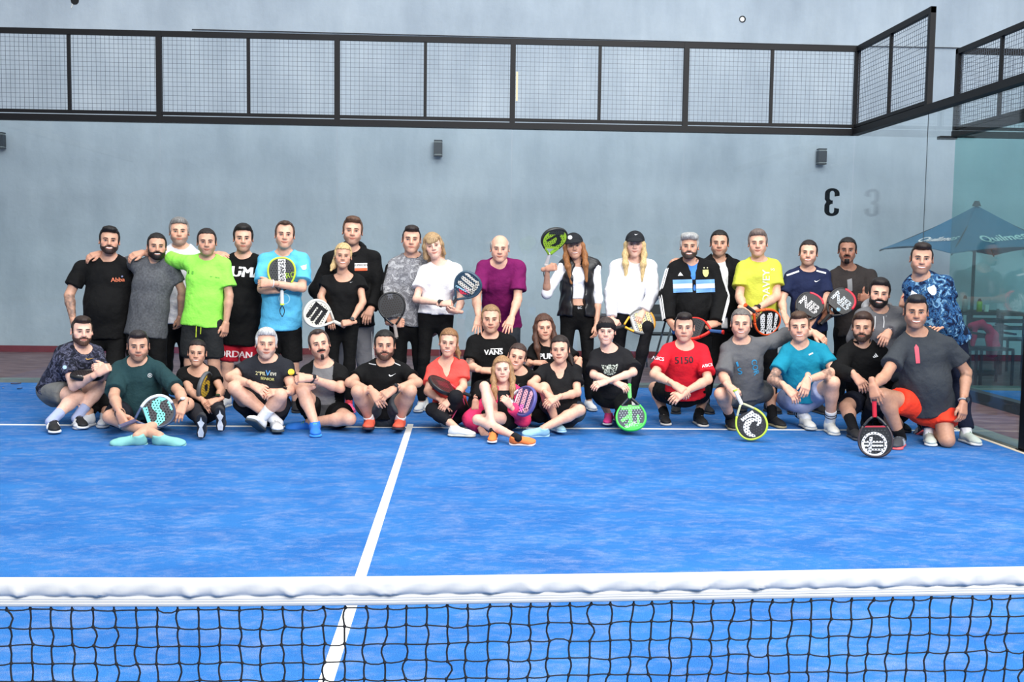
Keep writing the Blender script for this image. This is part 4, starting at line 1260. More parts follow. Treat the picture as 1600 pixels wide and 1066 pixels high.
                gc.cone(Nc + fr * 0.07 + up * 0.11, Nc + fr * 0.12 * s - up * 0.06, 0.055 * s, 0.03 * s, 0.01, sub=True)
            V, Q = gc.net()
            if len(Q): link('hood' if kind == 'hood' else 'collar', mesh_from('collar', V - root_loc, [Q], [cloth(cc)]), ob)
    # ================= shoes and socks
    for i in (0, 1):
        tv, uv = TO[i]
        Fm = frame(tv, uv)
        if socks:
            hgt = socks[1]; sd = nrm(KN[i] - AN[i])
            gs_ = Grid(np.minimum(AN[i], AN[i] + sd * hgt) - 0.1, np.maximum(AN[i], AN[i] + sd * hgt) + 0.1, 0.011)
            gs_.cone(AN[i] - sd * 0.03, AN[i] + sd * hgt, 0.041 * lm, (0.041 + 0.05 * hgt) * lm + 0.002, 0.01, cut=True)
            V, Q = gs_.net(); so = link('sock', mesh_from('sock', V - root_loc, [Q], [cloth(socks[0])]), root)
            if len(socks) > 2:
                for q in (0.55, 0.75):
                    c = AN[i] + sd * hgt * q; f3 = frame(sd, (0, -1, 0.01)); mb = MB()
                    mb.tube([c + ((0.045 + 0.05 * hgt * q) * lm) * (math.cos(t) * f3[:, 0] + math.sin(t) * f3[:, 2]) for t in np.linspace(0, 2 * math.pi, 17)], 0.004, 4)
                    mb.build('stripe', cloth(socks[2]), so, off=root_loc)
        if shoes:
            (V, Q), (V2, Q2), (V3, F3, _) = SHOE
            ksc = s * (0.92 if fem else 1.02)
            f_ = lambda q: AN[i] + (q * ksc * np.array([1 if i else -1, 1, 1])) @ Fm.T - root_loc
            fl = (lambda q: q) if i else (lambda q: [w[:, ::-1] for w in q])
            sc_, so_, la_ = shoes[0], shoes[1], shoes[2] if len(shoes) > 2 else shoes[1]
            ob = link('shoe', mesh_from('shoe', f_(V), fl([Q]), [mat('shoe_%d_%d_%d' % sc_, sc_, 0.7, bump=0.2, bscale=120, vary=0.05)]), root)
            link('sole', mesh_from('sole', f_(V2), fl([Q2]), [mat('rubber_%d_%d_%d' % so_, so_, 0.65)]), ob)
            link('laces', mesh_from('laces', f_(V3), fl(F3), [cloth(la_)]), ob)
            if len(shoes) > 4:
                mb = MB(); zc = -0.0868
                for pl in ([(-0.022, -0.06), (0.022, -0.06), (0.03, -0.01), (0.012, 0.05), (0.034, 0.10), (0.012, 0.12), (0.0, 0.165), (-0.012, 0.12), (-0.034, 0.10), (-0.012, 0.05), (-0.03, -0.01)],):
                    mb.prism([(q[0] * ksc, q[1] * ksc) for q in pl], (zc - 0.001) * ksc, (zc + 0.004) * ksc, R=Fm, o=AN[i])
                mb.build('tread_pattern', cloth(shoes[4]), ob, off=root_loc)
            if len(shoes) > 3 and shoes[3]:
                mb = MB()
                for sx in (-1, 1):
                    for q in range(3):
                        y0 = 0.015 + 0.026 * q
                        mb.tube([AN[i] + Fm @ (np.array((sx * 0.046, y0 + 0.02, -0.062)) * ksc), AN[i] + Fm @ (np.array((sx * 0.043, y0 + 0.005, -0.038)) * ksc), AN[i] + Fm @ (np.array((sx * 0.033, y0 - 0.004, -0.016)) * ksc)], 0.0055, 4)
                mb.build('side_stripes', cloth(shoes[3]), ob, off=root_loc)
    # ================= watches, bracelets
    for ex in extras:
        kind, i, c = ex[0], ex[1], ex[2]
        if kind in ('watch', 'bracelet'):
            dd = nrm(EL[i] - WR[i]); pz = WR[i] + dd * (0.022 if kind == 'watch' else 0.012) * s
            f3 = frame(dd, HF[i][:, 2]); R_ = 0.0315 * lm + 0.002; mb = MB()
            ring = [pz + R_ * (1.06 * math.cos(t) * f3[:, 0] + math.sin(t) * f3[:, 2]) for t in np.linspace(0, 2 * math.pi, 15)]
            mb.tube(ring, 0.0075 if kind == 'watch' else 0.004, 6)
            ob = mb.build('wristwatch' if kind == 'watch' else 'bracelet', mat('strap_%d_%d_%d' % c, c, 0.4), root, off=root_loc, smooth=True)
            if kind == 'watch':
                mb = MB(); c2 = ex[3] if len(ex) > 3 else (24, 24, 28)
                q = pz + f3[:, 2] * (R_ + 0.004)
                mb.tube([q, q + f3[:, 2] * 0.009], 0.0185, 14); mb.build('watch_face', mat('dial_%d_%d_%d' % c2, c2, 0.3), ob, off=root_loc)
        elif kind == 'stripes':      # three bands down the outer sleeves or legs
            A0, A1, A2 = (S[i], EL[i], EL[i] + (WR[i] - EL[i]) * 0.95) if len(ex) < 4 or ex[3] == 'arm' else (HJ[i], KN[i], AN[i])
            rr = ex[4] if len(ex) > 4 else 0.068 * lm
            sg = -1 if i == 0 else 1; nn = ex[5] if len(ex) > 5 else 3
            mb = MB()
            for q in range(nn):
                phi = (q - (nn - 1) / 2) * 0.30
                P_ = []
                for A, Bp in ((A0, A1), (A1, A2)):
                    dd = nrm(Bp - A); ou = lat * sg - dd * ((lat * sg) @ dd); ou = nrm(ou); ot = np.cross(dd, ou)
                    if ot[1] > 0: ot = -ot
                    nv = math.cos(phi + 0.35) * ou + math.sin(phi + 0.35) * ot
                    for t in np.linspace(0.08, 1, 6): P_.append(A + (Bp - A) * t + nv * rr * (1 - 0.18 * (0 if A is A0 else t)))
                mb.tube(P_, 0.0055, 5)
            mb.build('sleeve_stripes' if len(ex) < 4 or ex[3] == 'arm' else 'leg_stripes', cloth(c), root, off=root_loc)
        elif kind == 'drawstring':   # two cords hanging from a point in the picture
            hang(ex, meshes, root, root_loc, fr)
    # ================= prints on the clothes
    trees = {}
    for di, dc in enumerate(decals):
        lift = 0.004 + 0.0012 * di
        gname, kind, px, py, size, rdeg, colr = dc[:7]
        V, Q, ob = meshes[gname]
        if gname not in trees: trees[gname] = BVHTree.FromPolygons([Vector(v) for v in V], [list(map(int, q)) for q in Q])
        tr = trees[gname]; dr = ray(px, py)
        hit = tr.ray_cast(Vector(CAMP), Vector(dr))
        p0 = np.array(hit[0]) if hit[0] is not None else at(px, py, Yn)
        P2, T2 = shape(kind)
        P2 = P2 * (np.array([size * dc[7], size]) if len(dc) > 7 else size)
        if kind in ('square', 'blot', 'arrow', 'crest', 'disc', 'para', 'tri'): P2, T2 = subdivide(np.c_[P2, np.zeros(len(P2))], T2, 3)
        ca, sa = math.cos(math.radians(rdeg)), math.sin(math.radians(rdeg))
        vd = nrm(-dr * 0.5 + fr * 0.5) if (len(dc) < 9) else -dr
        u_ = lat - vd * (lat @ vd); u_ = nrm(u_); w_ = np.cross(vd, u_)
        if w_[2] < 0: w_ = -w_
        out = []
        for q in P2:
            xx, yy = q[0] * ca - q[1] * sa, q[0] * sa + q[1] * ca
            w3 = p0 + u_ * xx + w_ * yy
            hh = tr.ray_cast(Vector(w3 + vd * 0.25), Vector(-vd), 0.5)
            out.append((np.array(hh[0]) + vd * lift) if hh[0] is not None else w3 + vd * 0.004)
        me = mesh_from('print', np.array(out) - root_loc, [T2], [MATS[colr] if isinstance(colr, str) else mat('print_%d_%d_%d' % colr, colr, 0.7)], smooth=False)
        link('print', me, ob)
    PEOPLE[key or label] = dict(N=Nc, S=S, E=EL, W=WR, H=Hc, K=KN, A=AN, fr=fr, lat=lat, up=up, HC=HC, HF=HF)
    return root
def hang(ex, meshes, root, root_loc, fr):
    _, gname, colr, cords = ex
    V, Q, ob = meshes[gname]
    tr = BVHTree.FromPolygons([Vector(v) for v in V], [list(map(int, q)) for q in Q])
    mb = MB()
    for cd in cords:
        P_ = []
        for px, py in cd:
            h = tr.ray_cast(Vector(CAMP), Vector(ray(px, py)))
            if h[0] is not None: P_.append(np.array(h[0]) + fr * 0.006)
        if len(P_) > 1: mb.tube(P_, 0.0045, 5)
    if mb.n: mb.build('drawstring', cloth(colr), ob, off=root_loc)
CAPT = cap_template(); BANDT = band_template()

# ================================================================== rackets
def outline(shp='round'):
    """outer edge about the face centre, from the left of the handle over the tip to its right"""
    w, ex = {'round': (0.130, 0.80), 'drop': (0.130, 1.0), 'diamond': (0.131, 1.18)}[shp]
    P = []
    for t in np.linspace(1, 0.06, 15):
        P.append((-(0.018 + (w - 0.018) * math.cos(math.pi / 2 * t) ** ex), -0.186 * t))
    hy = {'round': 0.132, 'drop': 0.130, 'diamond': 0.124}[shp]
    for a in np.linspace(math.pi, 0, 25):
        P.append((w * math.copysign(abs(math.cos(a)) ** 0.9, math.cos(a)), hy * abs(math.sin(a)) ** 0.9))
    P += [(-x, y) for x, y in P[14::-1]]
    return P
def strip(P, th, wid=0.013, out=0.004):
    """rounded frame section swept along the edge P"""
    P = np.array(P); n = len(P); V = []; F = []
    T = np.gradient(P, axis=0); T /= np.linalg.norm(T, axis=1)[:, None] + 1e-9
    N = np.stack([-T[:, 1], T[:, 0]], 1)        # left of travel = outside
    prof = [(-wid, th), (-0.001, th * 0.96), (out, th * 0.45), (out, -th * 0.45), (-0.001, -th * 0.96), (-wid, -th)]
    k = len(prof)
    for p, q in zip(P, N):
        for d, z in prof: V.append((*(p + q * d), z))
    for i in range(n - 1):
        for j in range(k):
            a, b_ = i * k + j, i * k + (j + 1) % k; F.append((a, b_, b_ + k, a + k))
    F += [tuple(range(k - 1, -1, -1)), tuple(range((n - 1) * k, n * k))]
    return V, F
RCOUNT = [0]
def racket(label, C, B, Yc, sign=-1, spin=0.0, shp='round', rim=(20, 20, 22), face=(26, 26, 30), grip=(24, 24, 26), throat=None,
           prints=(), hole=(14, 14, 16), holes=True, flip=1, L=0.30, nrmv=None, cord=None, capc=None, pin=None, arc=None):
    C3 = at(C[0], C[1], Yc)
    B3 = reach(B[0], B[1], C3, L, sign)
    y = nrm(C3 - B3)
    n0 = nrm(CAMP - C3) if nrmv is None else np.array(nrmv, float)
    Fm = frame(y, n0)
    Fm = Fm @ rot('Y', spin)
    M = Matrix(((*Fm[0], C3[0]), (*Fm[1], C3[1]), (*Fm[2], C3[2]), (0, 0, 0, 1)))
    root = bpy.data.objects.new('padel_racket', None); SC.collection.objects.link(root)
    root.empty_display_size = 0.1; root['label'] = label; root['category'] = 'racket'; root['group'] = 'padel rackets held by the players'
    # origin of the thing: the butt of the handle
    org = np.array((0, -0.315, 0)); root.matrix_world = M @ Matrix.Translation(Vector(org))
    th = 0.018
    P = outline(shp)
    m_f = mat('racket_%d_%d_%d' % face, face, 0.38, spec=0.5)
    m_r = mat('racket_%d_%d_%d' % rim, rim, 0.38, spec=0.5)
    m_t = mat('racket_%d_%d_%d' % (throat or rim), throat or rim, 0.38, spec=0.5)
    up_ = [q for q in P if q[1] > -0.118]
    lo1 = [q for q in P[:27] if q[1] <= -0.105]; lo2 = [q for q in P[27:] if q[1] <= -0.105]
    MB().prism([(px * 0.97, py * 0.97) for px, py in up_][::-1], -th + 0.002, th - 0.002).build('face', m_f, root, off=org)
    MB().put(*strip(up_, th)).build('frame', m_r, root, off=org, smooth=True)
    for l_ in (lo1, lo2): MB().put(*strip(l_, th * 0.9, 0.016, 0.003)).build('throat', m_t, root, off=org, smooth=True)
    if arc:
        q = len(up_); i0, i1 = int(arc[0] * q), int(arc[1] * q)
        MB().put(*strip([(px * 1.004, py * 1.004) for px, py in up_[i0:i1]], th * 1.02, 0.018, 0.005)).build('edge_accent', mat('racket_%d_%d_%d' % arc[2], arc[2], 0.38), root, off=org, smooth=True)
    poly_a = [(math.atan2(px, py) % (2 * math.pi), math.hypot(px, py)) for px, py in up_]
    poly_a.sort(); pa_, pl_ = [q[0] for q in poly_a], [q[1] for q in poly_a]
    def limit(x, y):
        an = np.arctan2(x, y) % (2 * math.pi)
        l_ = np.interp(an, pa_, pl_, period=2 * math.pi) - 0.014
        c_ = np.cos(an); return np.where(c_ < -0.3, np.minimum(l_, 0.112 / np.maximum(-c_, 0.3)), l_)
    g_ = mat('grip_%d_%d_%d' % grip, grip, 0.8, bump=0.3, bscale=150)
    V = []; F = []
    for i, (yy, w, t) in enumerate(((-0.178, 0.015, 0.013), (-0.19, 0.0165, 0.0135), (-0.25, 0.0165, 0.0135), (-0.305, 0.0175, 0.0145))):
        for q in range(8):
            a = 2 * math.pi * (q + 0.5) / 8; V.append((w * math.cos(a) * 1.05, yy, t * math.sin(a) * 1.05))
    for i in range(3):
        for q in range(8): F.append((i*8+q, i*8+(q+1) % 8, (i+1)*8+(q+1) % 8, (i+1)*8+q))
    F += [tuple(range(8)), tuple(range(31, 23, -1))]
    MB().put(V, F).build('grip', g_, root, off=org)
    cc = capc or rim
    MB().tube([(0, -0.303, 0), (0, -0.318, 0)], [0.0195, 0.021], 10).build('end_cap', mat('racket_%d_%d_%d' % cc, cc, 0.4), root, off=org)
    if cord:
        R_ = np.linalg.inv(Fm)
        dn = R_ @ np.array([0, 0, -1.0])
        b0 = np.array((0, -0.318, 0)); sd = R_ @ np.array([1.0, 0, 0])
        pts = [b0 + dn * (cord * t) + sd * 0.022 * math.sin(math.pi * t) for t in np.linspace(0, 1, 8)]
        pts += [b0 + dn * (cord * t) - sd * 0.022 * math.sin(math.pi * t) for t in np.linspace(1, 0, 8)]
        MB().tube(pts, 0.0042, 5).build('wrist_cord', mat('cord_black', (20, 20, 22), 0.8), root, off=org)
    # prints, slightly proud of the face
    lv = 0
    for pr in prints:
        kind, x0, y0, sz, rd, colr = pr[:6]; asp = pr[6] if len(pr) > 6 else 1
        P2, T2 = rshape(kind)
        P2 = P2 * np.array([sz * asp, sz]); ca, sa = math.cos(math.radians(rd)), math.sin(math.radians(rd))
        P2 = np.stack([P2[:, 0] * ca - P2[:, 1] * sa + x0, P2[:, 0] * sa + P2[:, 1] * ca + y0], 1)
        # keep inside the rim
        lim = limit(P2[:, 0], P2[:, 1])
        rr = np.hypot(P2[:, 0], P2[:, 1]); kf = np.minimum(1, lim / np.maximum(rr, 1e-6)); P2 = P2 * kf[:, None]
        lv += 1; z = th - 0.002 + 0.0004 * lv
        me = mesh_from('print', np.c_[P2, np.full(len(P2), z)] - org, [T2], [mat('ink_%d_%d_%d' % colr, colr, 0.45)], smooth=False)
        link('print', me, root)
    if holes:
        mb = MB(); z = th - 0.002 + 0.0004 * (lv + 1) + 0.0002
        st = 0.0235
        for i in range(-4, 5):
            for j in range(-4, 5):
                x = i * st + (st / 2 if j % 2 else 0); yy = j * st * 0.9 + 0.008
                lim = float(limit(np.float64(x), np.float64(yy)))
                if math.hypot(x, yy) < lim * 0.88 and not (pin and pin(x, yy)):
                    for zz, fl in ((z, 1), (-th + 0.0015, -1)):
                        V = [(x + 0.0056 * math.cos(t), yy + 0.0056 * math.sin(t), zz) for t in np.linspace(0, 2 * math.pi, 9)[:-1]]
                        mb.put(V, [tuple(range(8))[::fl]])
        mb.build('holes', mat('hole_%d_%d_%d' % hole, hole, 0.9), root, off=org, kind='stuff', label='drilled holes in the face')
    return root
def rshape(kind):
    if kind == 'bars3':
        Vs, Ts, n = [], [], 0
        for x in (-0.42, 0.0, 0.42):
            V, T = poly_tris([(x - 0.15, -0.5), (x + 0.15, -0.5), (x + 0.15, 0.4), (x + 0.08, 0.5), (x - 0.08, 0.5), (x - 0.15, 0.4)]); Vs.append(V); Ts.append(T + n); n += len(V)
        V, T = poly_tris([(-0.57, -0.5), (0.57, -0.5), (0.57, -0.3), (-0.57, -0.3)]); Vs.append(V); Ts.append(T + n)
        return np.concatenate(Vs), np.concatenate(Ts)
    if kind == 'snake':
        cx = [(0.15, 0.5), (-0.12, 0.33), (-0.12, 0.12), (0.12, -0.06), (0.14, -0.3), (-0.1, -0.5)]
        V = [(x - 0.16, y) for x, y in cx] + [(x + 0.16, y) for x, y in cx]; m = len(cx)
        T = []
        for i in range(m - 1): T += [(i, m + i, i + 1), (m + i, m + i + 1, i + 1)]
        return np.array(V), np.array(T)
    if kind == 'crescent':
        V = []; T = []
        for i in range(15):
            a = math.radians(60 + 230 * i / 14); w = 0.30 * math.sin(math.pi * (0.08 + 0.84 * i / 14)) + 0.03
            V += [(0.5 * math.cos(a), 0.5 * math.sin(a)), ((0.5 - w) * math.cos(a), (0.5 - w) * math.sin(a))]
            if i: T += [(2*i-2, 2*i, 2*i-1), (2*i, 2*i+1, 2*i-1)]
        return np.array(V), np.array(T)
    if kind == 'half':
        P = [(0.5 * math.cos(a), 0.5 * math.sin(a)) for a in np.linspace(math.pi, 2 * math.pi, 17)]
        return poly_tris(P)
    if kind == 'disc2':
        V, T = shape('disc'); return V, T
    if kind == 'frame3':
        Vs, Ts, n = [], [], 0
        for P in ([(-0.5, 0.1), (0.5, 0.1), (0.5, 0.2), (-0.5, 0.2)], [(-0.5, -0.1), (0.5, -0.1), (0.5, 0.0), (-0.5, 0.0)], [(-0.5, -0.3), (0.5, -0.3), (0.5, -0.2), (-0.5, -0.2)], [(-0.25, -0.4), (-0.1, -0.4), (0.0, 0.4), (-0.15, 0.4)]):
            V, T = poly_tris(P); Vs.append(V); Ts.append(T + n); n += len(V)
        return np.concatenate(Vs), np.concatenate(Ts)
    return shape(kind)

# ================================================================== things in the corridor behind the glass
def corridor():
    dk = mat('dark_plastic', (34, 36, 40), 0.5)
    # folding table behind the middle of the group
    c = at(985, 500, 11.7); X0, X1 = at(925, 490, 11.7)[0], at(1062, 490, 11.7)[0]
    r = empty('folding_table', ((X0 + X1) / 2, 11.75, 0), 'black folding table with tubular legs behind the back glass', 'table')
    w = (X1 - X0) / 2
    MB().box((-w, -0.3, 0.72), (w, 0.3, 0.76)).build('table_top', dk, r)
    grey = mat('grey_tube', (92, 98, 104), 0.4, 0.5)
    for sx in (-1, 1):
        for sy in (-1, 1):
            MB().tube([(sx * (w - 0.12), sy * 0.24, 0.72), (sx * (w - 0.30), sy * 0.26, 0.0)], 0.014, 8).build('leg', grey, r)
        MB().tube([(sx * (w - 0.24), -0.25, 0.25), (sx * (w - 0.24), 0.25, 0.25)], 0.011, 8).build('stretcher', grey, r)
    p = at(936, 482, 11.7)
    rb = empty('water_bottle', (p[0], 11.7, 0.76), 'clear bottle with orange cap on the folding table', 'bottle')
    MB().tube([(0, 0, 0), (0, 0, 0.13), (0, 0, 0.16), (0, 0, 0.175)], [0.032, 0.032, 0.014, 0.013], 12).build('flask', mat('clear_plastic', (206, 214, 218), 0.2), rb, smooth=True)
    MB().tube([(0, 0, 0.175), (0, 0, 0.195)], 0.015, 12).build('screw_cap', mat('orange_cap', (222, 96, 60), 0.4), rb)
    # chair beside it
    p = at(1046, 560, 11.8)
    r = empty('folding_chair', (p[0], 12.6, 0), 'dark folding chair behind the man in red', 'chair')
    MB().box((-0.2, -0.2, 0.44), (0.2, 0.2, 0.465)).build('seat', dk, r)
    MB().box((-0.2, 0.2, 0.62), (0.2, 0.225, 0.86)).build('backrest', dk, r)
    for sx in (-1, 1):
        MB().tube([(sx * 0.2, 0.22, 0.88), (sx * 0.2, -0.2, 0.0)], 0.012, 6).build('leg', dk, r)
        MB().tube([(sx * 0.18, -0.18, 0.44), (sx * 0.18, 0.24, 0.0)], 0.012, 6).build('leg', dk, r)
    # parasol
    top = at(1526, 321, 12.0); L_ = at(1374, 390, 12.55); Fc = at(1487, 396, 10.95); 
    ctr = np.array([top[0], 12.0, 0])
    Rr = ctr + (ctr - L_); Rr[2] = L_[2]; Bk = ctr + (ctr - Fc); Bk[2] = Fc[2]
    zc = (L_[2] + Fc[2]) / 2; cor = [L_, Fc, Rr, Bk]
    r = empty('parasol', (ctr[0], 12.0, 0), 'teal blue square parasol with white lettering in the corridor', 'parasol')
    can = mat('teal_canvas', (44, 104, 138), 0.8, bump=0.2, bscale=20, vary=0.08)
    q = lambda P: np.asarray(P) - ctr
    for i in range(4):
        a, b_ = q(cor[i]), q(cor[(i + 1) % 4]); t = q(top); n_ = 8; V = []; F = []
        for u in range(n_ + 1):
            for v_ in range(n_ + 1):
                s_ = u / n_; P0 = a + (b_ - a) * v_ / n_
                pt = t + (P0 - t) * s_; sag = 0.10 * math.sin(math.pi * s_) * (0.35 + 0.65 * math.sin(math.pi * v_ / n_)) + 0.07 * s_ * s_ * -math.sin(math.pi * v_ / n_)
                V.append(pt - np.array([0, 0, sag]))
        for u in range(n_):
            for v_ in range(n_): F.append((u*(n_+1)+v_, (u+1)*(n_+1)+v_, (u+1)*(n_+1)+v_+1, u*(n_+1)+v_+1))
        V = np.array(V); Vn = np.concatenate([V, V - np.array([0, 0, 0.006])]); m = len(V)
        F2 = F + [tuple(i_ + m for i_ in f[::-1]) for f in F]
        pn = MB().put(Vn, F2).build('canopy_panel', can, r, smooth=True)
        if i in (0, 1):
            bv = BVHTree.FromPolygons([Vector(v_) for v_ in V], F)
            mid = t + ((a + b_) / 2 - t) * (0.62 if i == 1 else 0.66); ul = nrm(b_ - a); vl = nrm(t - (a + b_) / 2); nn = np.cross(ul, vl); nn = nn if nn[1] < 0 or nn[2] > 0 else -nn
            P2, T2 = TEXT['Quilmes']; sz = 0.19
            off_ = 0.05 if i == 1 else 0.10
            out = []
            for x, y in P2:
                w3 = mid + ul * (x * sz + off_) + vl * (y * sz - 0.04 + 0.10 * x * sz)
                h = bv.ray_cast(Vector(w3 + nn * 0.5), Vector(-nn), 1.2)
                out.append(np.array(h[0]) + nn * 0.008 if h[0] is not None else w3)
            link('lettering', mesh_from('lettering', out, [T2], [mat('white_print', (232, 236, 236), 0.7)], smooth=False), pn)
    for cpt in cor:
        MB().tube([q(top) - (0, 0, 0.06), q(cpt) - (0, 0, 0.02)], 0.010, 6).build('rib', dk, r)
    MB().tube([(0, 0, 0), (0, 0, top[2])], 0.022, 10).build('pole', mat('grey_pole', (84, 88, 94), 0.4, 0.3), r)
    MB().tube([(0, 0, top[2] - 0.01), (0, 0, top[2] + 0.06)], [0.06, 0.03], 10).build('finial', dk, r)
    MB().box((-0.25, -0.25, 0), (0.25, 0.25, 0.06)).build('base', dk, r)
    # table, bottles and chairs under it
    X0, X1 = at(1492, 490, 11.5)[0], at(1556, 490, 11.5)[0] + 0.3
    r = empty('bar_table', ((X0 + X1) / 2, 11.5, 0), 'dark square table under the parasol', 'table')
    w = (X1 - X0) / 2; zt = at(1520, 486, 11.5)[2]
    MB().box((-w, -0.35, zt - 0.04), (w, 0.35, zt)).build('table_top', dk, r)
    for sx in (-1, 1):
        for sy in (-1, 1): MB().bar((sx * (w - 0.06), sy * 0.3, 0), (sx * (w - 0.06), sy * 0.3, zt - 0.04), 0.04, 0.04).build('leg', dk, r)
    for px, hh, rr, cc, lb in ((1507, 0.21, 0.035, (176, 168, 172), 'pale pink drink bottle on the bar table'), (1530, 0.17, 0.036, (158, 188, 70), 'lime green shaker bottle on the bar table')):
        pb = at(px, 486, 11.35); rb = empty('drink_bottle', (pb[0], 11.35, zt), lb, 'bottle')
        MB().tube([(0, 0, 0), (0, 0, hh * 0.7), (0, 0, hh * 0.8)], [rr, rr, rr * 0.8], 12).build('flask', mat('bottle_%d' % px, cc, 0.35), rb, smooth=True)
        MB().tube([(0, 0, hh * 0.8), (0, 0, hh)], [rr * 0.75, rr * 0.4], 12).build('lid', dk, rb)
    pb = at(1541, 486, 11.35); rb = empty('cup', (pb[0], 11.35, zt), 'white paper cup beside the lime bottle', 'cup')
    MB().tube([(0, 0, 0), (0, 0, 0.085)], [0.028, 0.036], 12).build('cup_wall', mat('white_paper', (222, 224, 222), 0.6), rb)
    MB().tube([(0, 0, 0.085), (0, 0, 0.09)], [0.038, 0.037], 12).build('rim', mat('white_paper', (222, 224, 222), 0.6), rb)
    for j, (px, yy, ang, lb) in enumerate(((1489, 10.72, 0.05, 'dark chair under the parasol, half hidden by players'), (1546, 10.72, 0.0, 'dark chair under the parasol with a pink jacket over it'), (1588, 12.4, -0.1, 'dark chair at the right edge behind the glass'))):
        p = at_xz(px, yy, 0.4)
        r = empty('bistro_chair', (p[0], yy, 0), lb, 'chair', 'dark chairs under the parasol'); r.rotation_euler[2] = ang
        MB().box((-0.21, -0.21, 0.43), (0.21, 0.21, 0.46)).build('seat', dk, r)
        for q_ in range(3): MB().box((-0.21, 0.19, 0.56 + 0.1 * q_), (0.21, 0.215, 0.62 + 0.1 * q_)).build('back_slat', dk, r)
        for sx in (-1, 1):
            MB().bar((sx * 0.2, 0.2, 0), (sx * 0.2, 0.2, 0.86), 0.028, 0.028).build('leg', dk, r)
            MB().bar((sx * 0.2, -0.2, 0), (sx * 0.2, -0.2, 0.44), 0.028, 0.028).build('leg', dk, r)
            MB().bar((sx * 0.22, -0.2, 0.64), (sx * 0.22, 0.2, 0.64), 0.03, 0.025).build('armrest', dk, r)
    p = at(1537, 527, 10.86)
    g = Grid((-0.35, -0.2, -0.35), (0.35, 0.2, 0.3), 0.018)
    pk = [(-0.16, 0, 0.14), (-0.05, -0.01, 0.17), (0.06, 0, 0.12), (0.14, 0, 0.02), (0.17, 0.02, -0.10), (0.12, 0, -0.2)]
    for a_, b_ in zip(pk[:-1], pk[1:]): g.cone(a_, b_, 0.045, 0.05, 0.04)
    g.cone((0.08, 0, -0.02), (0.10, 0, -0.2), 0.05, 0.055, 0.04); g.cone((-0.12, 0, 0.12), (-0.14, 0.0, -0.1), 0.03, 0.03, 0.03)
    g.folds(0.012, 34, 4)
    V, Q = g.net()
    r = empty('jacket', (p[0], 10.86, p[2] - 0.25), 'crumpled pink jacket hung over a chair behind the glass', 'jacket')
    link('fabric', mesh_from('fabric', V + np.array([0, 0, 0.25]), [Q], [cloth((226, 52, 92))]), r)
corridor()

# ================================================================== the players
BLK = (13, 13, 14); CHA = (40, 42, 45); WHT = (236, 236, 236); NAVY = (28, 36, 66)
DKH = (26, 22, 20); BRN = (62, 44, 32); LBR = (112, 84, 58); GRY = (150, 150, 150); BLD = (190, 158, 112)
def tee(col, **k): return dict(name='t_shirt', col=col, **k)
def legg(col=BLK): return dict(col=col, waist=0.07, len=1.95, loose=0.0, off=0.007, name='leggings')
def trou(col=BLK, **k): return dict(col=col, len=1.93, loose=0.012, name='trousers', **k)
def shor(col=BLK, ln=0.85, **k): return dict(col=col, len=ln, loose=0.022, name='shorts', **k)
SH_DK = ((30, 30, 34), (60, 60, 62)); SH_WH = ((228, 228, 226), (210, 208, 200))
CAMO_D = camo('dark_blue_camouflage', [(22, 24, 34), (36, 38, 52), (58, 60, 78), (88, 90, 110), (30, 30, 42)], 20, 0.2)
CAMO_G = camo('grey_camouflage_knit', [(70, 70, 74), (112, 112, 116), (150, 150, 154), (96, 96, 100), (170, 170, 172)], 15, 0.4)
CAMO_B = camo('blue_jersey_print', [(10, 18, 38), (14, 28, 56), (22, 50, 90), (56, 104, 150), (14, 30, 58), (120, 164, 196)], 19, 0.4)
camo('leopard_print', [(22, 22, 22), (40, 40, 40), (190, 200, 186), (220, 226, 214), (30, 30, 30)], 60, 0.2)
MARL = mat('grey_marl', (86, 88, 92), 0.85, bump=0.2, bscale=24, spec=0.2, vary=0.28, vscale=55)
OVER = (0, -0.6, -0.6); OVN = (0, -0.6, 0.8)

# ---------------- standing row, from the left
person('tall heavy man in a black t-shirt, leftmost of the standing row', 8.05, (171, 376, 0, 0, 3), (169, 410), (127, 419, 197, 417), a=((108, 462, 8.0), (114, 500, 7.9)),
  b=((214, 440, 8.3), (225, 420, 8.35)), hip=(168, 512), H=1.82, fat=1.28, skin='tan', hairs=('quiff', DKH), beards=('short', (58, 42, 36)), mouth='teeth',
  tops=[tee(BLK, hem=0.10, sl=0.66, loose=0.026)], bot=trou(BLK), shoes=((206, 208, 212), (190, 192, 196)), la=(('w', -0.12, -0.1, 0.47), (138, 650)), lb=(('w', 0.10, -0.1, 0.47), (165, 648)), tattoo=[(0, 1.05, 1.95)], decals=[('t_shirt', 'Abba', 184, 437, 0.040, 4, (222, 120, 84)), ('t_shirt', 'disc', 191, 432, 0.016, 0, (120, 130, 170))])
person('bearded man in a grey marl t-shirt, between black and lime shirts', 7.93, (245, 385, 4, 2, 2), (241, 413), (216, 416, 269, 419), a=((192, 408, 8.26), (157, 396, 8.08), ('relax', (-0.75, -0.55, -0.25), (-0.1, -0.7, 0.7))),
  b=((285, 455, 8.0), (282, 495, 8.1)), hip=(229, 517), H=1.74, fat=1.05, skin='tan', hairs=('crop', DKH), beards=('full', (30, 24, 22)), mouth='teeth',
  tops=[dict(name='t_shirt', col=(86, 88, 92), mat=MARL, hem=0.05, neck='high')], bot=trou(BLK), shoes=SH_DK)
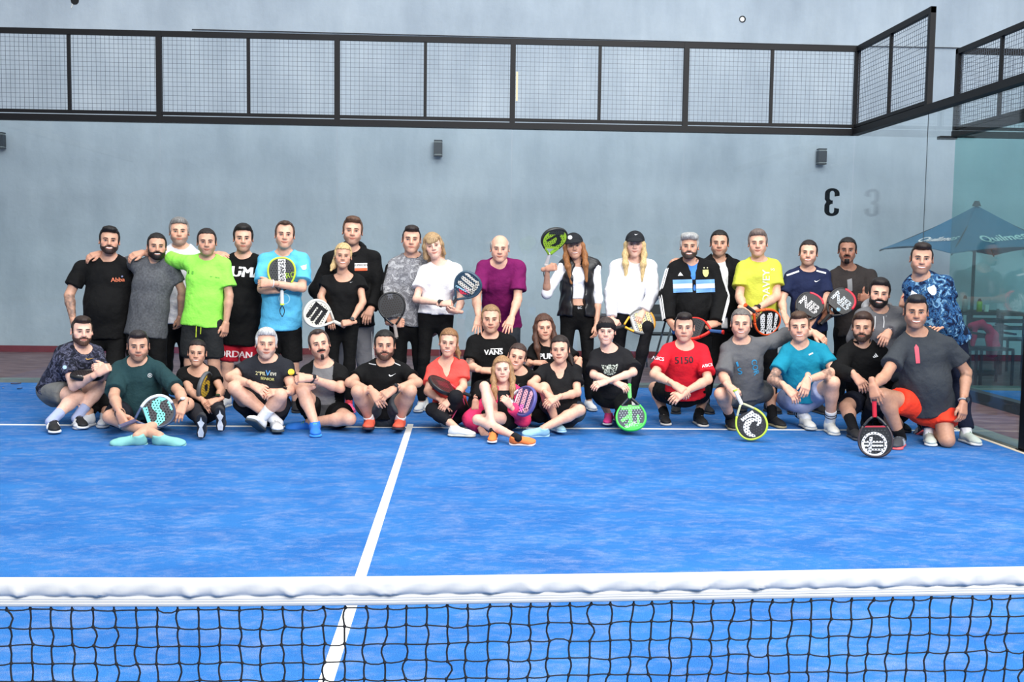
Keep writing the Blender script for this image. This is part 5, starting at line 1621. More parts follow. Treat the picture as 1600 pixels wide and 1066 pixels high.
person('grey-haired man in a white t-shirt standing behind the lime shirt', 8.42, (280, 362, 0, 0, 0), (281, 392), (251, 404, 311, 404), b=((327, 404, 8.45), (340, 397, 8.2), ('relax', (0.75, -0.6, -0.1), OVN)),
  hip=(275, 495), H=1.85, fat=1.12, skin='light', hairs=('short', (128, 126, 124)), stub=0.6, mouth='closed', brow=(90, 84, 80), tops=[tee((232, 232, 238), hem=0.07)], bot=trou(BLK), shoes=SH_DK)
person('man in a lime green t-shirt with his arm over a shoulder', 7.78, (323, 378, 0, 2, 0), (323, 409), (296, 411, 349, 414), a=((256, 404, 8.06), (223, 395, 7.94), ('relax', (-0.75, -0.55, -0.25), (-0.1, -0.7, 0.7))),
  b=((358, 462, 7.78), (353, 505, 7.75)), hip=(316, 505), H=1.74, skin='tan', hairs=('crop', (36, 28, 26)), stub=0.25, mouth='smile', tops=[tee((150, 236, 88), hem=0.03, sl=0.72, loose=0.03)],
  bot=shor((34, 36, 38), 0.86), shoes=SH_DK, extras=[('drawstring', 'shorts', (214, 236, 70), (((307, 503), (307, 512), (306.5, 527)), ((314, 503), (314, 514), (313.5, 522))))],
  decals=[('t_shirt', 'square', 295, 425, 0.034, 0, (22, 34, 20), 0.22), ('t_shirt', 'square', 301, 426, 0.028, 0, (96, 170, 60), 0.7), ('t_shirt', 'swoosh', 331, 432, 0.012, 0, (40, 70, 40)), ('t_shirt', 'babolat', 340, 433.5, 0.010, -6, (60, 110, 60))])
person('dark-haired man in a black tee with white block lettering', 8.15, (380, 372, 0, 4, 0), (379, 406), (349, 412, 409, 412), a=((340, 455, 8.2), (342, 500, 8.2)),
  b=((434, 412, 8.32), (456, 399, 8.02), ('relax', (0.55, -0.7, -0.25), OVN)), hip=(374, 515), H=1.82, fat=1.15, skin='light', hairs=('short', DKH), stub=0.35, mouth='closed',
  tops=[tee(BLK, hem=0.15)], bot=shor((172, 26, 44), 0.92), shoes=SH_WH, socks=((30, 30, 32), 0.1), decals=[('t_shirt', 'PUMA', 381, 425, 0.098, 0, WHT), ('shorts', 'JORDAN', 365, 555, 0.085, 0, (240, 220, 220))])
person('man in a sky blue t-shirt with folded arms holding a racket', 7.92, (445, 367, 0, 0, 2), (443, 401), (414, 407, 473, 407), a=((409, 452, 7.78), (436, 455, 7.72), ('none',)),
  b=((472, 450, 7.76), (424, 443, 7.62), ('claw', (-1, -0.05, 0.0), (0, -1, 0.25))), hip=(439, 508), H=1.80, fat=1.05, skin='light', hairs=('recede', (70, 50, 40)), stub=0.15, mouth='smile',
  tops=[tee((94, 186, 228), hem=0.05, sl=0.78, loose=0.03)], bot=shor(BLK, 0.95), shoes=SH_DK, extras=[('bracelet', 1, (240, 240, 240))], decals=[('t_shirt', 'ring', 444, 467, 0.11, 0, (150, 216, 240)), ('t_shirt', 'blot', 475, 418, 0.05, 20, (190, 226, 242))])
person('tallest man in a black hooded sweatshirt and grey trousers', 8.32, (551, 361, 0, 0, 3), (549, 396), (517, 406, 583, 405), a=((496, 452, 8.3), (512, 490, 8.15)), b=((594, 452, 8.3), (580, 482, 8.12)),
  hip=(552, 505), H=1.92, skin='light', hairs=('quiff', (92, 66, 50)), stub=0.42, mouth='smile', tops=[dict(name='hoodie', col=BLK, sl=1.95, off=0.022, loose=0.02, hem=0.03, collar=('hood', BLK))],
  bot=trou((112, 112, 116)), shoes=SH_DK, decals=[('hoodie', 'square', 564, 417, 0.072, 0, (232, 226, 222), 1.7), ('hoodie', 'square', 564, 421, 0.026, 0, (236, 92, 48), 4.6), ('hoodie', 'SUPERDRY', 564, 414.5, 0.020, 0, (30, 28, 28))],
  extras=[('stripes', 1, (226, 226, 226), 'leg', 0.095, 2)])
person('blonde ponytailed woman in a black top holding a white racket', 7.86, (536, 400, 0, 0, 3), (537, 436), (511, 440, 561, 440), a=((501, 464, 7.85), (513, 495, 7.7)),
  b=((567, 472, 7.78), (548, 504, 7.58), ('grip', (-0.9, -0.3, -0.1), (0.2, -0.8, 0.5))), hip=(534, 503), H=1.63, fem=1, skin='tan', hairs=('ponyfront', (206, 176, 124)), mouth='teeth', brow=(120, 90, 60),
  tops=[tee(BLK, sl=0.38, neck='scoop', hem=0.02, loose=0.03)], bot=legg(), la=(('w', -0.08, -0.05, 0.46), (512, 640)), lb=(('w', 0.08, -0.05, 0.46), (545, 631, 0.09), (0.35, -1, 0)),
  shoes=((255, 92, 140), (250, 120, 150)), socks=((232, 76, 86), 0.16), extras=[('watch', 1, (24, 24, 26))], decals=[('t_shirt', 'swoosh', 549, 441, 0.012, 10, (170, 170, 170))])
person('dark-haired man in a grey camouflage sweatshirt holding a black racket', 8.12, (643, 374, 0, 2, 2), (644, 406), (617, 415, 672, 413), a=((608, 452, 8.05), (613, 505, 7.82), ('grip', (0.9, -0.4, 0.0), (-0.2, -1, 0))),
  hip=(640, 503), H=1.83, skin='light', hairs=('fade', (44, 36, 34)), stub=0.15, mouth='closed', tops=[dict(name='sweatshirt', col=GRY, mat=CAMO_G, sl=1.95, off=0.02, loose=0.016, hem=0.04, collar=('ring', BLK))], bot=trou(BLK), shoes=SH_WH,
  extras=[('stripes', 0, BLK, 'arm', 0.082)])
person('fair woman with a fringe in a white t-shirt, cradling a racket', 7.95, (677, 384, 0, 2, -12), (686, 416), (663, 425, 712, 422), a=((650, 468, 7.86), (692, 475, 7.62), ('grip', (0.9, -0.2, 0.1), (0, -0.8, 0.6))),
  b=((720, 474, 7.86), (714, 487, 7.64), ('claw', (-0.8, -0.3, 0.1), (0.2, -0.4, -0.9))), hip=(681, 492), H=1.70, fem=1, skin='fair', hairs=('bangs', (172, 142, 104)), mouth='smile', brow=(110, 84, 60),
  tops=[tee((240, 240, 242), sl=0.62, hem=-0.01, loose=0.03)], bot=legg(), shoes=SH_WH, extras=[('watch', 0, (22, 22, 24))])
person('balding man in a purple t-shirt leaning on the shoulders in front', 8.12, (781, 388, 0, 6, 0), (780, 419), (755, 418, 810, 418), lean=-0.30, a=((744, 466, 7.72), (748, 497, 7.58), ('flat', (-0.1, -0.6, -0.7), OVN)),
  b=((809, 468, 7.74), (799, 497, 7.58), ('flat', (-0.25, -0.6, -0.7), OVN)), hip=(784, 502), H=1.76, fat=1.04, skin='light', hairs=('bald', (150, 146, 142)), mouth='smile', brow=(110, 90, 80),
  tops=[tee((114, 22, 84), hem=0.05, sl=0.74, loose=0.028)], bot=trou((52, 56, 62)), shoes=SH_DK)
person('long-haired woman in a black cap and vest raising a racket', 8.12, (897, 385, 2, 0, -8), (903, 412), (881, 416, 930, 417), a=((854, 459, 7.98), (855, 420, 7.84), ('grip', (0.9, -0.4, 0.2), (-0.3, -1, 0))),
  b=((934, 468, 8.1), (932, 508, 8.02)), hip=(902, 487), H=1.70, fem=1, skin='tan', hairs=('caplong', (150, 98, 56)), cap=(34, 36, 40), capmark=('disc', -0.030, 0.092, 0.042, (214, 214, 216)), mouth='teeth', brow=(80, 54, 40),
  tops=[dict(name='crop_top', col=(234, 234, 240), sl=(1.2, 1.2), off=0.008, hem=-0.13, neck='scoop', loose=0.006, amp=0.002), dict(name='vest', col=(28, 28, 31), mat=mat('black_padded_leather', (24, 24, 27), 0.35, bump=0.3, bscale=14), sl=0, off=0.034, hem=0.04, neck='open', open=(0.055, 0.062), arm_hole=True, amp=0.008, fq=40, collar=('stand', (28, 28, 31)))],
  bot=dict(col=BLK, len=1.95, loose=0.0, off=0.008, name='leggings', waist=0.07), shoes=SH_WH, decals=[('leggings', 'BC', 906, 481, 0.024, 4, (200, 200, 204))])
person('blonde woman in a black cap and white long-sleeved top', 8.35, (992, 382, 0, 2, 0), (992, 413), (963, 417, 1017, 416), a=((955, 456, 8.28), (956, 500, 8.1), ('grip', (0.6, -0.5, -0.5), (-0.3, -0.7, 0.4))),
  b=((1020, 460, 8.2), (1004, 488, 8.05)), hip=(984, 487), H=1.74, fem=1, skin='fair', hairs=('caplong', (216, 186, 132)), cap=(36, 38, 42), capmark=('swoosh', 0.012, 0.100, 0.014, (236, 236, 236)), mouth='smile', brow=(140, 110, 80), lb=((1012, 512), (986, 628), (0.1, -1, 0)),
  tops=[dict(name='sweater', col=(236, 236, 240), sl=1.9, off=0.02, loose=0.02, hem=0.03, amp=0.009)], bot=legg((24, 24, 27)), shoes=SH_WH)
person('silver-haired man in a black track top with a pale blue chest band', 8.02, (1077, 385, 0, 2, 0), (1080, 416), (1054, 422, 1112, 420), a=((1043, 462, 7.95), (1047, 503, 7.8), ('grip', (0.5, -0.4, -0.6), None)),
  b=((1126, 466, 7.95), (1118, 506, 7.72), ('grip', (-0.8, -0.4, -0.1), (0.2, -0.8, 0.5))), hip=(1082, 512), H=1.74, fat=1.12, skin='tan', hairs=('fluffy', (168, 168, 166)), beards=('short', (70, 58, 52)), mouth='teeth', brow=(60, 48, 42),
  tops=[tee((70, 128, 206), sl=0, off=0.010), dict(name='track_jacket', col=BLK, sl=1.94, off=0.024, loose=0.018, hem=0.08, neck='open', open=(0.020, 0.004), collar=('stand', BLK))], bot=trou(BLK), shoes=SH_DK,
  extras=[('stripes', 0, WHT, 'arm', 0.086), ('stripes', 1, WHT, 'arm', 0.086)],
  decals=[('track_jacket', 'square', 1066.5, 447, 0.125, 0, (110, 160, 214), 1.5), ('track_jacket', 'square', 1102, 447, 0.125, 0, (110, 160, 214), 1.5), ('track_jacket', 'square', 1066.5, 447, 0.045, 0, (222, 230, 240), 4.15), ('track_jacket', 'square', 1102, 447, 0.045, 0, (222, 230, 240), 4.15),
          ('track_jacket', 'tri', 1063, 428, 0.036, 0, WHT), ('track_jacket', 'crest', 1102.5, 427, 0.076, 0, (216, 208, 132)), ('track_jacket', 'disc', 1100, 418.5, 0.013, 0, (220, 216, 170)), ('track_jacket', 'disc', 1105, 418.5, 0.013, 0, (220, 216, 170))])
person('dark-haired man in a black open jacket over a white shirt', 8.42, (1124, 380, 0, 2, 0), (1125, 411), (1098, 419, 1150, 419), a=((1078, 424, 8.42), (1068, 408, 8.12), ('relax', (-0.75, -0.45, 0.0), OVN)), hip=(1127, 505), H=1.82, fat=1.1, skin='tan',
  hairs=('crop', DKH), stub=0.3, mouth='smile', tops=[tee(WHT, off=0.01), dict(name='jacket', col=(15, 15, 17), sl=1.9, off=0.028, loose=0.02, hem=0.08, neck='open', open=(0.05, 0.035), collar=('stand', (24, 24, 27)))], bot=trou(BLK), shoes=SH_DK)
person('grey-haired man in a yellow-green t-shirt with crossed wrists', 8.07, (1184, 380, 0, 2, -2), (1187, 412), (1161, 419, 1210, 417), a=((1155, 464, 7.98), (1164, 483, 7.8), ('relax', (0.8, -0.4, -0.3), (0, -0.8, 0.6))),
  b=((1214, 463, 7.95), (1181, 484, 7.74), ('relax', (-0.8, -0.4, -0.3), (0, -0.8, 0.6))), hip=(1186, 495), H=1.80, skin='light', hairs=('short', (112, 98, 92)), stub=0.1, mouth='smile', brow=(100, 80, 66),
  tops=[tee((196, 200, 72), hem=0.03, sl=0.68, loose=0.03)], bot=trou(BLK), shoes=SH_DK, extras=[('watch', 1, (40, 42, 46))],
  decals=[('t_shirt', 'DAVEY', 1197, 446, 0.070, 90, (238, 240, 206)), ('t_shirt', 'S', 1207, 421, 0.04, 80, (232, 234, 190))])
person('smiling man in a navy t-shirt with white shoulder piping', 8.03, (1263, 395, 0, 2, 2), (1263, 427), (1236, 433, 1288, 431), a=((1221, 470, 7.98), (1226, 494, 7.8), ('relax', (0.3, -0.5, -0.8), None)), b=((1292, 470, 7.95), (1270, 498, 7.78)),
  hip=(1263, 512), H=1.72, skin='light', hairs=('crop', (40, 30, 28)), stub=0.38, mouth='teeth', tops=[tee(NAVY, hem=0.04, sl=0.7)], bot=trou(BLK), shoes=SH_DK,
  decals=[('t_shirt', 'square', 1239, 427, 0.016, 18, WHT, 8.0), ('t_shirt', 'square', 1283, 425, 0.016, -16, WHT, 6.0), ('t_shirt', 'swoosh', 1277, 439, 0.026, 4, WHT)])
person('man in a dark brown t-shirt giving a thumbs up', 8.12, (1324, 391, 0, 2, 0), (1327, 424), (1303, 433, 1358, 431), a=((1296, 468, 8.05), (1287, 499, 7.84), ('grip', (0.5, -0.4, 0.6), (-0.5, -0.8, 0.2))),
  b=((1375, 470, 7.98), (1358, 466, 7.72), ('thumb', (-1, -0.15, 0.05), (0.1, -1, 0))), hip=(1333, 515), H=1.74, fat=1.05, skin='brown', hairs=('crop', (24, 20, 20)), beards=('goatee', (34, 26, 24)), mouth='closed',
  tops=[tee((48, 43, 42), hem=0.05, sl=0.7)], bot=trou(BLK), shoes=SH_DK, decals=[('t_shirt', 'para', 1328, 446, 0.12, 12, (120, 120, 122), 0.62)])
person('man in a blue printed football jersey leaning over, far right', 6.55, (1440, 404, 3, 2, 2), (1443, 440), (1424, 448, 1476, 443), lean=-0.08, shy=(0.04, 0.0), a=((1428, 478, 6.85), (1414, 465, 6.98), ('relax', (-0.3, -0.4, -0.9), OVN)),
  b=((1486, 479, 6.50), (1480, 507, 6.42), ('flat', (-0.8, -0.3, -0.15), (0, -0.4, 0.9))), hip=(1477, 528), H=1.76, fat=1.06, hsc=1.03, skin='tan', hairs=('fade', (38, 28, 24)), stub=0.4, mouth='teeth',
  la=(('w', -0.12, -0.05, 0.46), (1452, 676), (-0.35, -1, 0)), lb=(('w', 0.12, -0.04, 0.46), (1510, 675), (0.12, -1, 0)), tops=[tee((40, 70, 110), mat=CAMO_B, hem=0.07, sl=0.66)], bot=trou((22, 28, 48)),
  shoes=((196, 206, 196), (226, 226, 220), (60, 130, 84)), socks=((236, 236, 236), 0.12), extras=[('bracelet', 0, (190, 24, 40)), ('watch', 1, (40, 46, 60))], decals=[('t_shirt', 'tri', 1426, 457, 0.042, 0, WHT), ('t_shirt', 'crest', 1457, 454, 0.082, 0, (206, 220, 230)), ('t_shirt', 'ring', 1457, 454, 0.05, 0, (230, 236, 240))])
person('bearded man in a grey hooded sweatshirt crouching behind the front row', 7.05, (1374, 458, 4, 4, 4), (1375, 491), (1349, 497, 1402, 494), lean=-0.12, hz=0.36, hip=(1376, 0), a=((1338, 530, 7.0), (1350, 556, 6.9)),
  b=((1414, 508, 6.95), (1388, 519, 6.82), ('relax', (-0.5, -0.6, -0.5), OVN)), la=(('w', -0.16, -0.40, 0.36), ('w', -0.14, -0.05, 0.09)), lb=(('w', 0.16, -0.40, 0.36), ('w', 0.14, -0.05, 0.09)), H=1.76, fat=1.08, skin='light', hairs=('short', (30, 24, 24)), beards=('full', (30, 24, 22)), mouth='teeth',
  tops=[dict(name='hoodie', col=(104, 104, 107), sl=1.93, off=0.024, loose=0.018, hem=0.02, collar=('hood', (156, 156, 158)))], bot=trou((46, 46, 50)), shoes=SH_DK,
  extras=[('drawstring', 'hoodie', (226, 226, 226), (((1367, 494), (1367, 503), (1366, 514)), ((1380, 494), (1381, 503), (1380, 512))))], decals=[('hoodie', 'swoosh', 1393, 513, 0.022, 8, (206, 206, 208))])
# ---------------- kneeling in the middle
person('short-haired man in a black tee with white skate lettering', 7.52, (767, 498, 0, 4, 0), (766, 531), (740, 537, 795, 535), lean=-0.05, hz=0.28, hip=(767, 0), a=((733, 572, 7.4), (754, 579, 7.22), ('relax', (0.8, -0.3, 0.0), (0, -0.6, 0.8))),
  b=((806, 566, 7.45), (815, 575, 7.25), ('relax', (0.3, -0.5, -0.4), OVN)), la=(('w', -0.17, -0.28, 0.07), ('w', -0.12, 0.12, 0.09), (0, 1, -0.1)), lb=(('w', 0.17, -0.28, 0.07), ('w', 0.12, 0.12, 0.09), (0, 1, -0.1)), H=1.76, skin='light', hairs=('crop', (150, 118, 84)), stub=0.25, mouth='smile', brow=(120, 90, 64),
  tops=[tee(BLK, hem=0.02, sl=0.72)], bot=trou(BLK), shoes=SH_DK, tattoo=[(0, 0.5, 1.1)], decals=[('t_shirt', 'VANS', 771, 550.5, 0.048, 0, WHT), ('t_shirt', 'square', 776, 545, 0.007, -1, WHT, 16)])
person('long brown-haired woman in a black tee with white lettering', 7.62, (850, 511, 8, 4, -4), (856, 541), (834, 548, 884, 548), hz=0.24, hip=(858, 0), lean=-0.05, a=((826, 572, 7.5), (836, 567, 7.3), ('relax', (0.8, -0.4, 0.0), OVN)),
  b=((904, 566, 7.5), (905, 566, 7.26), ('flat', (-0.2, -0.6, -0.6), OVN)), la=(('w', -0.12, -0.28, 0.07), ('w', -0.1, 0.12, 0.09), (0, 1, -0.1)), lb=(('w', 0.14, -0.28, 0.07), ('w', 0.1, 0.12, 0.09), (0, 1, -0.1)), H=1.64, fem=1, skin='light', hairs=('longbrown', (84, 56, 44)), mouth='smile', brow=(70, 46, 36),
  tops=[tee(BLK, sl=0.66, hem=0.02)], bot=legg(), shoes=SH_DK, decals=[('t_shirt', 'PUMA', 859, 556.5, 0.052, 0, (206, 206, 208))])
person('laughing woman with tied hair peeking over the seated girl', 7.18, (808, 557, 0, 2, 13), (811, 587), (786, 594, 832, 592), hz=0.13, hip=(806, 0), lean=-0.12, a=((752, 606, 6.92), (743, 627, 6.74), ('relax', (-0.05, -0.4, -0.9), (-0.2, -0.8, 0.3))),
  b=((838, 622, 7.0), (826, 648, 6.9)), la=(('w', -0.2, -0.3, 0.12), ('w', -0.3, 0.0, 0.08)), lb=(('w', 0.2, -0.3, 0.12), ('w', 0.3, 0.0, 0.08)), H=1.62, fem=1, skin='light', hairs=('tied', (66, 50, 44)), mouth='teeth', tops=[dict(name='sweatshirt', col=BLK, sl=1.9, off=0.016, hem=0.02)], bot=legg(), shoes=SH_DK,
  extras=[('bracelet', 0, (40, 40, 44))], decals=[('sweatshirt', 'swoosh', 809, 602, 0.016, 30, WHT)])
# ---------------- front row, from the left
person('squatting man in a dark camouflage t-shirt, leftmost of the front row', 7.1, (128, 517, 10, 2, 2), (125, 552), (100, 553, 150, 552), lean=-0.05, shy=(-0.06, 0.08), hz=0.27, hip=(90, 0), a=((115, 604, 6.78), (154, 583, 6.62), ('grip', (0.8, 0.0, 0.5), (0.2, -0.9, 0.4))),
  b=((160, 588, 6.95), (170, 577, 6.72), ('claw', (-0.5, -0.5, 0.2), (0.3, -0.8, 0.5))), la=((121, 620), (82, 656, 0.10), (0.42, -0.9, 0)), lb=((158, 604), (122, 650, 0.10), (0.55, -0.8, 0)), H=1.76, skin='fair', hairs=('fade', (52, 38, 32)), beards=('short', (92, 66, 54)), mouth='smile',
  tops=[tee((44, 46, 62), mat=CAMO_D, sl=0.66, hem=0.04, collar=('ring', (20, 22, 30)))], bot=shor((112, 112, 110), 0.62), shoes=((24, 24, 26), (232, 232, 230), (150, 150, 170), WHT), socks=((170, 180, 214), 0.11),
  decals=[('t_shirt', 'swoosh', 140, 560, 0.03, 20, (190, 150, 90)), ('t_shirt', 'disc', 101, 574, 0.034, 0, (170, 200, 236), 1.0, 1)])
person('man in a dark teal t-shirt sitting cross-legged with a racket', 6.86, (216, 540, 0, 4, 0), (214, 573), (186, 578, 246, 577), lean=-0.15, hz=0.13, hip=(215, 0), a=((178, 619, 6.46), (187, 647, 6.14), ('grip', (0.45, -0.2, -0.85), (-0.4, -0.85, 0.2))),
  b=((281, 613, 6.48), (287, 632, 6.28), ('relax', (-0.2, -0.6, -0.7), (0.2, -0.7, 0.6))), la=((172, 652), (250, 682, 0.07), (1, -0.25, 0), (0, -0.4, 0.9)), lb=((292, 632), (214, 682, 0.07), (-1, -0.25, 0), (0, -0.4, 0.9)), H=1.76, fat=1.15, skin='tan', hairs=('fade', (44, 38, 38)), stub=0.5, mouth='smile',
  tops=[tee((34, 62, 66), sl=0.82, hem=0.0, loose=0.024)], bot=shor((28, 32, 40), 0.6), shoes=((128, 190, 182), (150, 206, 198)), extras=[('watch', 1, (40, 40, 44), (224, 224, 220)), ('bracelet', 0, (24, 24, 26))], decals=[('t_shirt', 'ring', 234.5, 586.5, 0.036, 0, WHT), ('t_shirt', 'disc', 234.5, 586.5, 0.018, 0, (170, 180, 180))])
person('dark-haired woman in a black tee sitting with soles towards the viewer', 7.08, (308, 551, -6, 0, 3), (310, 583), (287, 586, 333, 585), lean=-0.08, hz=0.13, hip=(318, 0), a=((297, 611, 6.86), (319, 628, 6.72), ('relax', (0.6, -0.5, -0.5), (-0.2, -0.7, 0.7))),
  b=((346, 610, 6.88), (340, 625, 6.7), ('relax', (-0.8, -0.4, -0.3), (0, -0.7, 0.7))), la=((304, 640), (317, 668, 0.10), (0.1, -0.35, 0.95), (0, 0.95, 0.3)), lb=((338, 630), (347, 658, 0.12), (0.05, -0.3, 0.95), (0, 0.95, 0.3)), H=1.58, fem=1, fat=1.06, skin='tan', hairs=('tied', (34, 26, 24)), mouth='teeth',
  tops=[tee(BLK, sl=0.5, neck='scoop', hem=0.0)], bot=legg((34, 34, 40)), shoes=((44, 44, 48), (30, 30, 34), (200, 60, 100), None, (226, 226, 226)), extras=[('watch', 1, (44, 44, 48))])
person('white-haired man in a black printed t-shirt hugging his knees', 6.98, (416, 537, 2, 0, 2), (418, 568), (386, 575, 446, 574), lean=-0.10, hz=0.13, hip=(414, 0), a=((359, 590, 6.78), (396, 602, 6.56), ('relax', (0.8, -0.4, -0.4), (-0.1, -0.7, 0.7))),
  b=((457, 610, 6.78), (441, 613, 6.56), ('relax', (-0.9, -0.4, 0.0), (0, -0.6, 0.8))), la=((366, 606), (431, 658, 0.09), (0.25, -0.95, 0.1)), lb=((438, 618), (408, 655, 0.12), (-0.22, -0.8, 0.45), (0.1, 0.4, 0.9)), H=1.78, fat=1.08, skin='light', hairs=('short', (198, 198, 196)), stub=0.5, mouth='smile', brow=(120, 112, 104),
  tops=[tee((36, 38, 44), sl=0.5, hem=0.02)], bot=shor((22, 24, 32), 0.5), shoes=((232, 232, 230), (70, 76, 78)), socks=((236, 236, 236), 0.13), extras=[('watch', 1, (13, 13, 14))],
  decals=[('t_shirt', '2ºPIL', 407.5, 583.5, 0.030, 3, (206, 200, 150)), ('t_shirt', 'V', 418.5, 583, 0.044, 0, (70, 140, 200)), ('t_shirt', 'EVI', 427, 584.5, 0.026, -3, (206, 206, 190)), ('t_shirt', 'SENIOR', 418, 592, 0.024, -3, (206, 206, 130)), ('t_shirt', 'disc', 455, 581.5, 0.056, 0, (226, 196, 60), 1.0, 1)])
person('moustached man in a grey and black raglan t-shirt', 7.0, (499, 538, 4, -4, -10), (505, 576), (481, 582, 531, 582), lean=-0.10, hz=0.13, hip=(506, 0), a=((462, 606, 6.76), (490, 604, 6.66), ('none',)),
  b=((532, 607, 6.76), (484, 591, 6.56), ('claw', (-0.95, -0.2, 0.0), (0, -0.8, 0.6))), la=((473, 611), (492, 662, 0.09), (0.15, -1, 0.0)), lb=((546, 655), (482, 660, 0.06), (-1, -0.05, 0), (0, -0.5, 0.85)), H=1.76, skin='light', hairs=('recede', (66, 54, 50)), beards=('mustache', (46, 38, 36)), stub=0.3, mouth='closed',
  tops=[tee((112, 112, 114), sl=0.72, hem=0.02, zmats=[cloth(BLK), cloth((66, 66, 68))], zones=lambda u, t, w: np.where(np.abs(u) > 0.085 + 0.10 * np.clip(-t, 0, 0.3), 1, np.where(t < -0.30, 2, 0)))],
  bot=shor(BLK, 0.55), shoes=((40, 120, 214), (60, 150, 230), (120, 190, 90)), extras=[('watch', 1, (34, 38, 48))], decals=[])
person('dark-haired man in a black t-shirt and orange shoes, knees apart', 6.97, (601, 539, 0, 2, 0), (601, 575), (570, 582, 631, 581), lean=-0.10, hz=0.13, hip=(601, 0), a=((546, 598, 6.74), (583, 613, 6.52), ('relax', (0.5, -0.5, -0.6), (-0.2, -0.8, 0.5))),
  b=((653, 598, 6.74), (614, 609, 6.50), ('relax', (-0.75, -0.4, -0.5), (0, -0.7, 0.7))), la=((559, 612), (577, 655, 0.10), (0.0, -0.97, 0.12)), lb=((641, 611), (625, 655, 0.10), (-0.02, -0.97, 0.12)), H=1.78, skin='tan', hairs=('crop', DKH), beards=('short', (92, 66, 54)), mouth='smile',
  tops=[tee(BLK, sl=0.6, hem=0.02)], bot=shor((68, 72, 76), 0.5), shoes=((246, 102, 74), (44, 34, 48), (250, 130, 96)), socks=((238, 236, 232), 0.05), extras=[('watch', 1, (22, 22, 24))], tattoo=[], decals=[('t_shirt', 'swoosh', 613, 586, 0.026, 4, WHT), ('t_shirt', 'square', 582, 569, 0.007, -6, (190, 190, 190), 9), ('t_shirt', 'square', 621, 569, 0.007, -22, (190, 190, 190), 8)])
person('smiling woman in a coral t-shirt with a dark racket across her', 7.05, (701, 535, -4, 2, 4), (697, 572), (676, 579, 722, 575), lean=-0.10, hz=0.13, hip=(704, 0), a=((668, 612, 6.84), (690, 626, 6.66), ('relax', (0.7, -0.4, -0.4), (-0.1, -0.7, 0.7))),
  b=((724, 604, 6.86), (704, 625, 6.62), ('relax', (-0.7, -0.4, -0.6), (0.1, -0.7, 0.7))), la=((676, 640), (712, 668, 0.08), (1, -0.2, 0)), lb=((712, 620), (697, 652, 0.12), (-0.12, -0.8, 0.5), (0.15, 0.45, 0.85)), H=1.66, fem=1, skin='light', hairs=('tiedpony', (140, 102, 68)), mouth='teeth', brow=(96, 70, 50),
  tops=[tee((242, 84, 76), sl=0.66, hem=0.0, neck='v')], bot=dict(col=(24, 24, 28), len=1.72, loose=0.0, off=0.009, name='leggings'), shoes=((232, 230, 220), (206, 200, 184)), extras=[('stripes', 1, (255, 96, 140), 'leg', 0.062, 1)])
person('girl with long fair hair, bare legs and orange shoes', 6.78, (785, 577, 0, -2, -4), (787, 609), (769, 616, 806, 616), lean=-0.02, hz=0.12, hip=(786, 0), a=((735, 655, 6.74), (752, 672, 6.6), ('relax', (0.3, -0.6, -0.4), None)),
  b=((818, 655, 6.7), (797, 634, 6.5), ('claw', (-0.5, -0.3, 0.6), (0.3, -0.8, 0.2))), la=((757, 604), (771, 675, 0.08), (-0.15, -1, 0)), lb=((746, 656), (806, 683, 0.07), (1, -0.2, 0.05), (0, -0.5, 0.9)), H=1.52, fem=1, skin='fair', bust=0.8, hairs=('long', (164, 126, 88)), mouth='smile', brow=(120, 90, 64),
  tops=[dict(name='undershirt', col=(30, 30, 34), sl=0, off=0.008, hem=0.0, neck='scoop'), dict(name='track_jacket', col=(238, 62, 112), sl=1.85, off=0.020, loose=0.02, hem=0.02, neck='open', open=(0.05, 0.07))], bot=shor(BLK, 0.3), shoes=((255, 130, 62), (236, 226, 220), (255, 160, 80)), socks=((30, 30, 32), 0.03))
person('dark-haired woman in a black V-neck tee with pale blue shoes', 7.0, (875, 546, -6, 0, -3), (874, 580), (852, 581, 899, 580), lean=-0.08, hz=0.13, hip=(880, 0), a=((830, 600, 6.78), (856, 617, 6.58), ('relax', (0.6, -0.4, -0.6), (-0.1, -0.7, 0.6))),
  b=((902, 614, 6.78), (870, 622, 6.56), ('relax', (-0.8, -0.4, -0.4), (0, -0.7, 0.7))), la=((850, 606), (869, 660, 0.09), (0.25, -0.95, 0.05)), lb=((906, 641), (848, 670, 0.07), (-1, -0.15, 0), (0, -0.5, 0.9)), H=1.66, fem=1, fat=1.15, skin='light', hairs=('tiedpony', (44, 34, 30)), mouth='smile',
  tops=[tee((24, 24, 26), sl=0.6, neck='v', hem=0.0)], bot=shor((46, 56, 66), 0.45), shoes=((164, 208, 222), (176, 214, 226), (190, 220, 230)))
person('woman with a black headband kneeling behind a green racket', 7.08, (947, 517, 0, 2, 0), (954, 552), (931, 558, 978, 558), lean=-0.06, hz=0.30, hip=(955, 0), a=((927, 586, 6.9), (962, 598, 6.74), ('relax', (0.7, -0.5, -0.3), (0, -0.6, 0.8))),
  b=((990, 582, 6.88), (946, 597, 6.66), ('relax', (-0.8, -0.4, -0.2), (0, -0.6, 0.8))), la=((935, 613), (951, 648, 0.09), (-0.25, -1, 0)), lb=(('w', 0.10, -0.25, 0.10), ('w', 0.10, 0.22, 0.09), (0, 1, -0.1)), H=1.66, fem=1, skin='fair', hairs=('headband', (60, 48, 44)), band=(24, 24, 27), mouth='teeth', brow=(90, 70, 60),
  tops=[tee((28, 28, 31), sl=0.85, hem=0.02, loose=0.04)], bot=dict(col=(24, 26, 27), len=(1.25, 1.9), loose=0.008, off=0.012, name='leggings'), shoes=((255, 72, 156), (236, 236, 236), (255, 130, 90)), decals=[('t_shirt', 'blot', 953, 578, 0.10, 0, 'leopard_print', 1.25)])
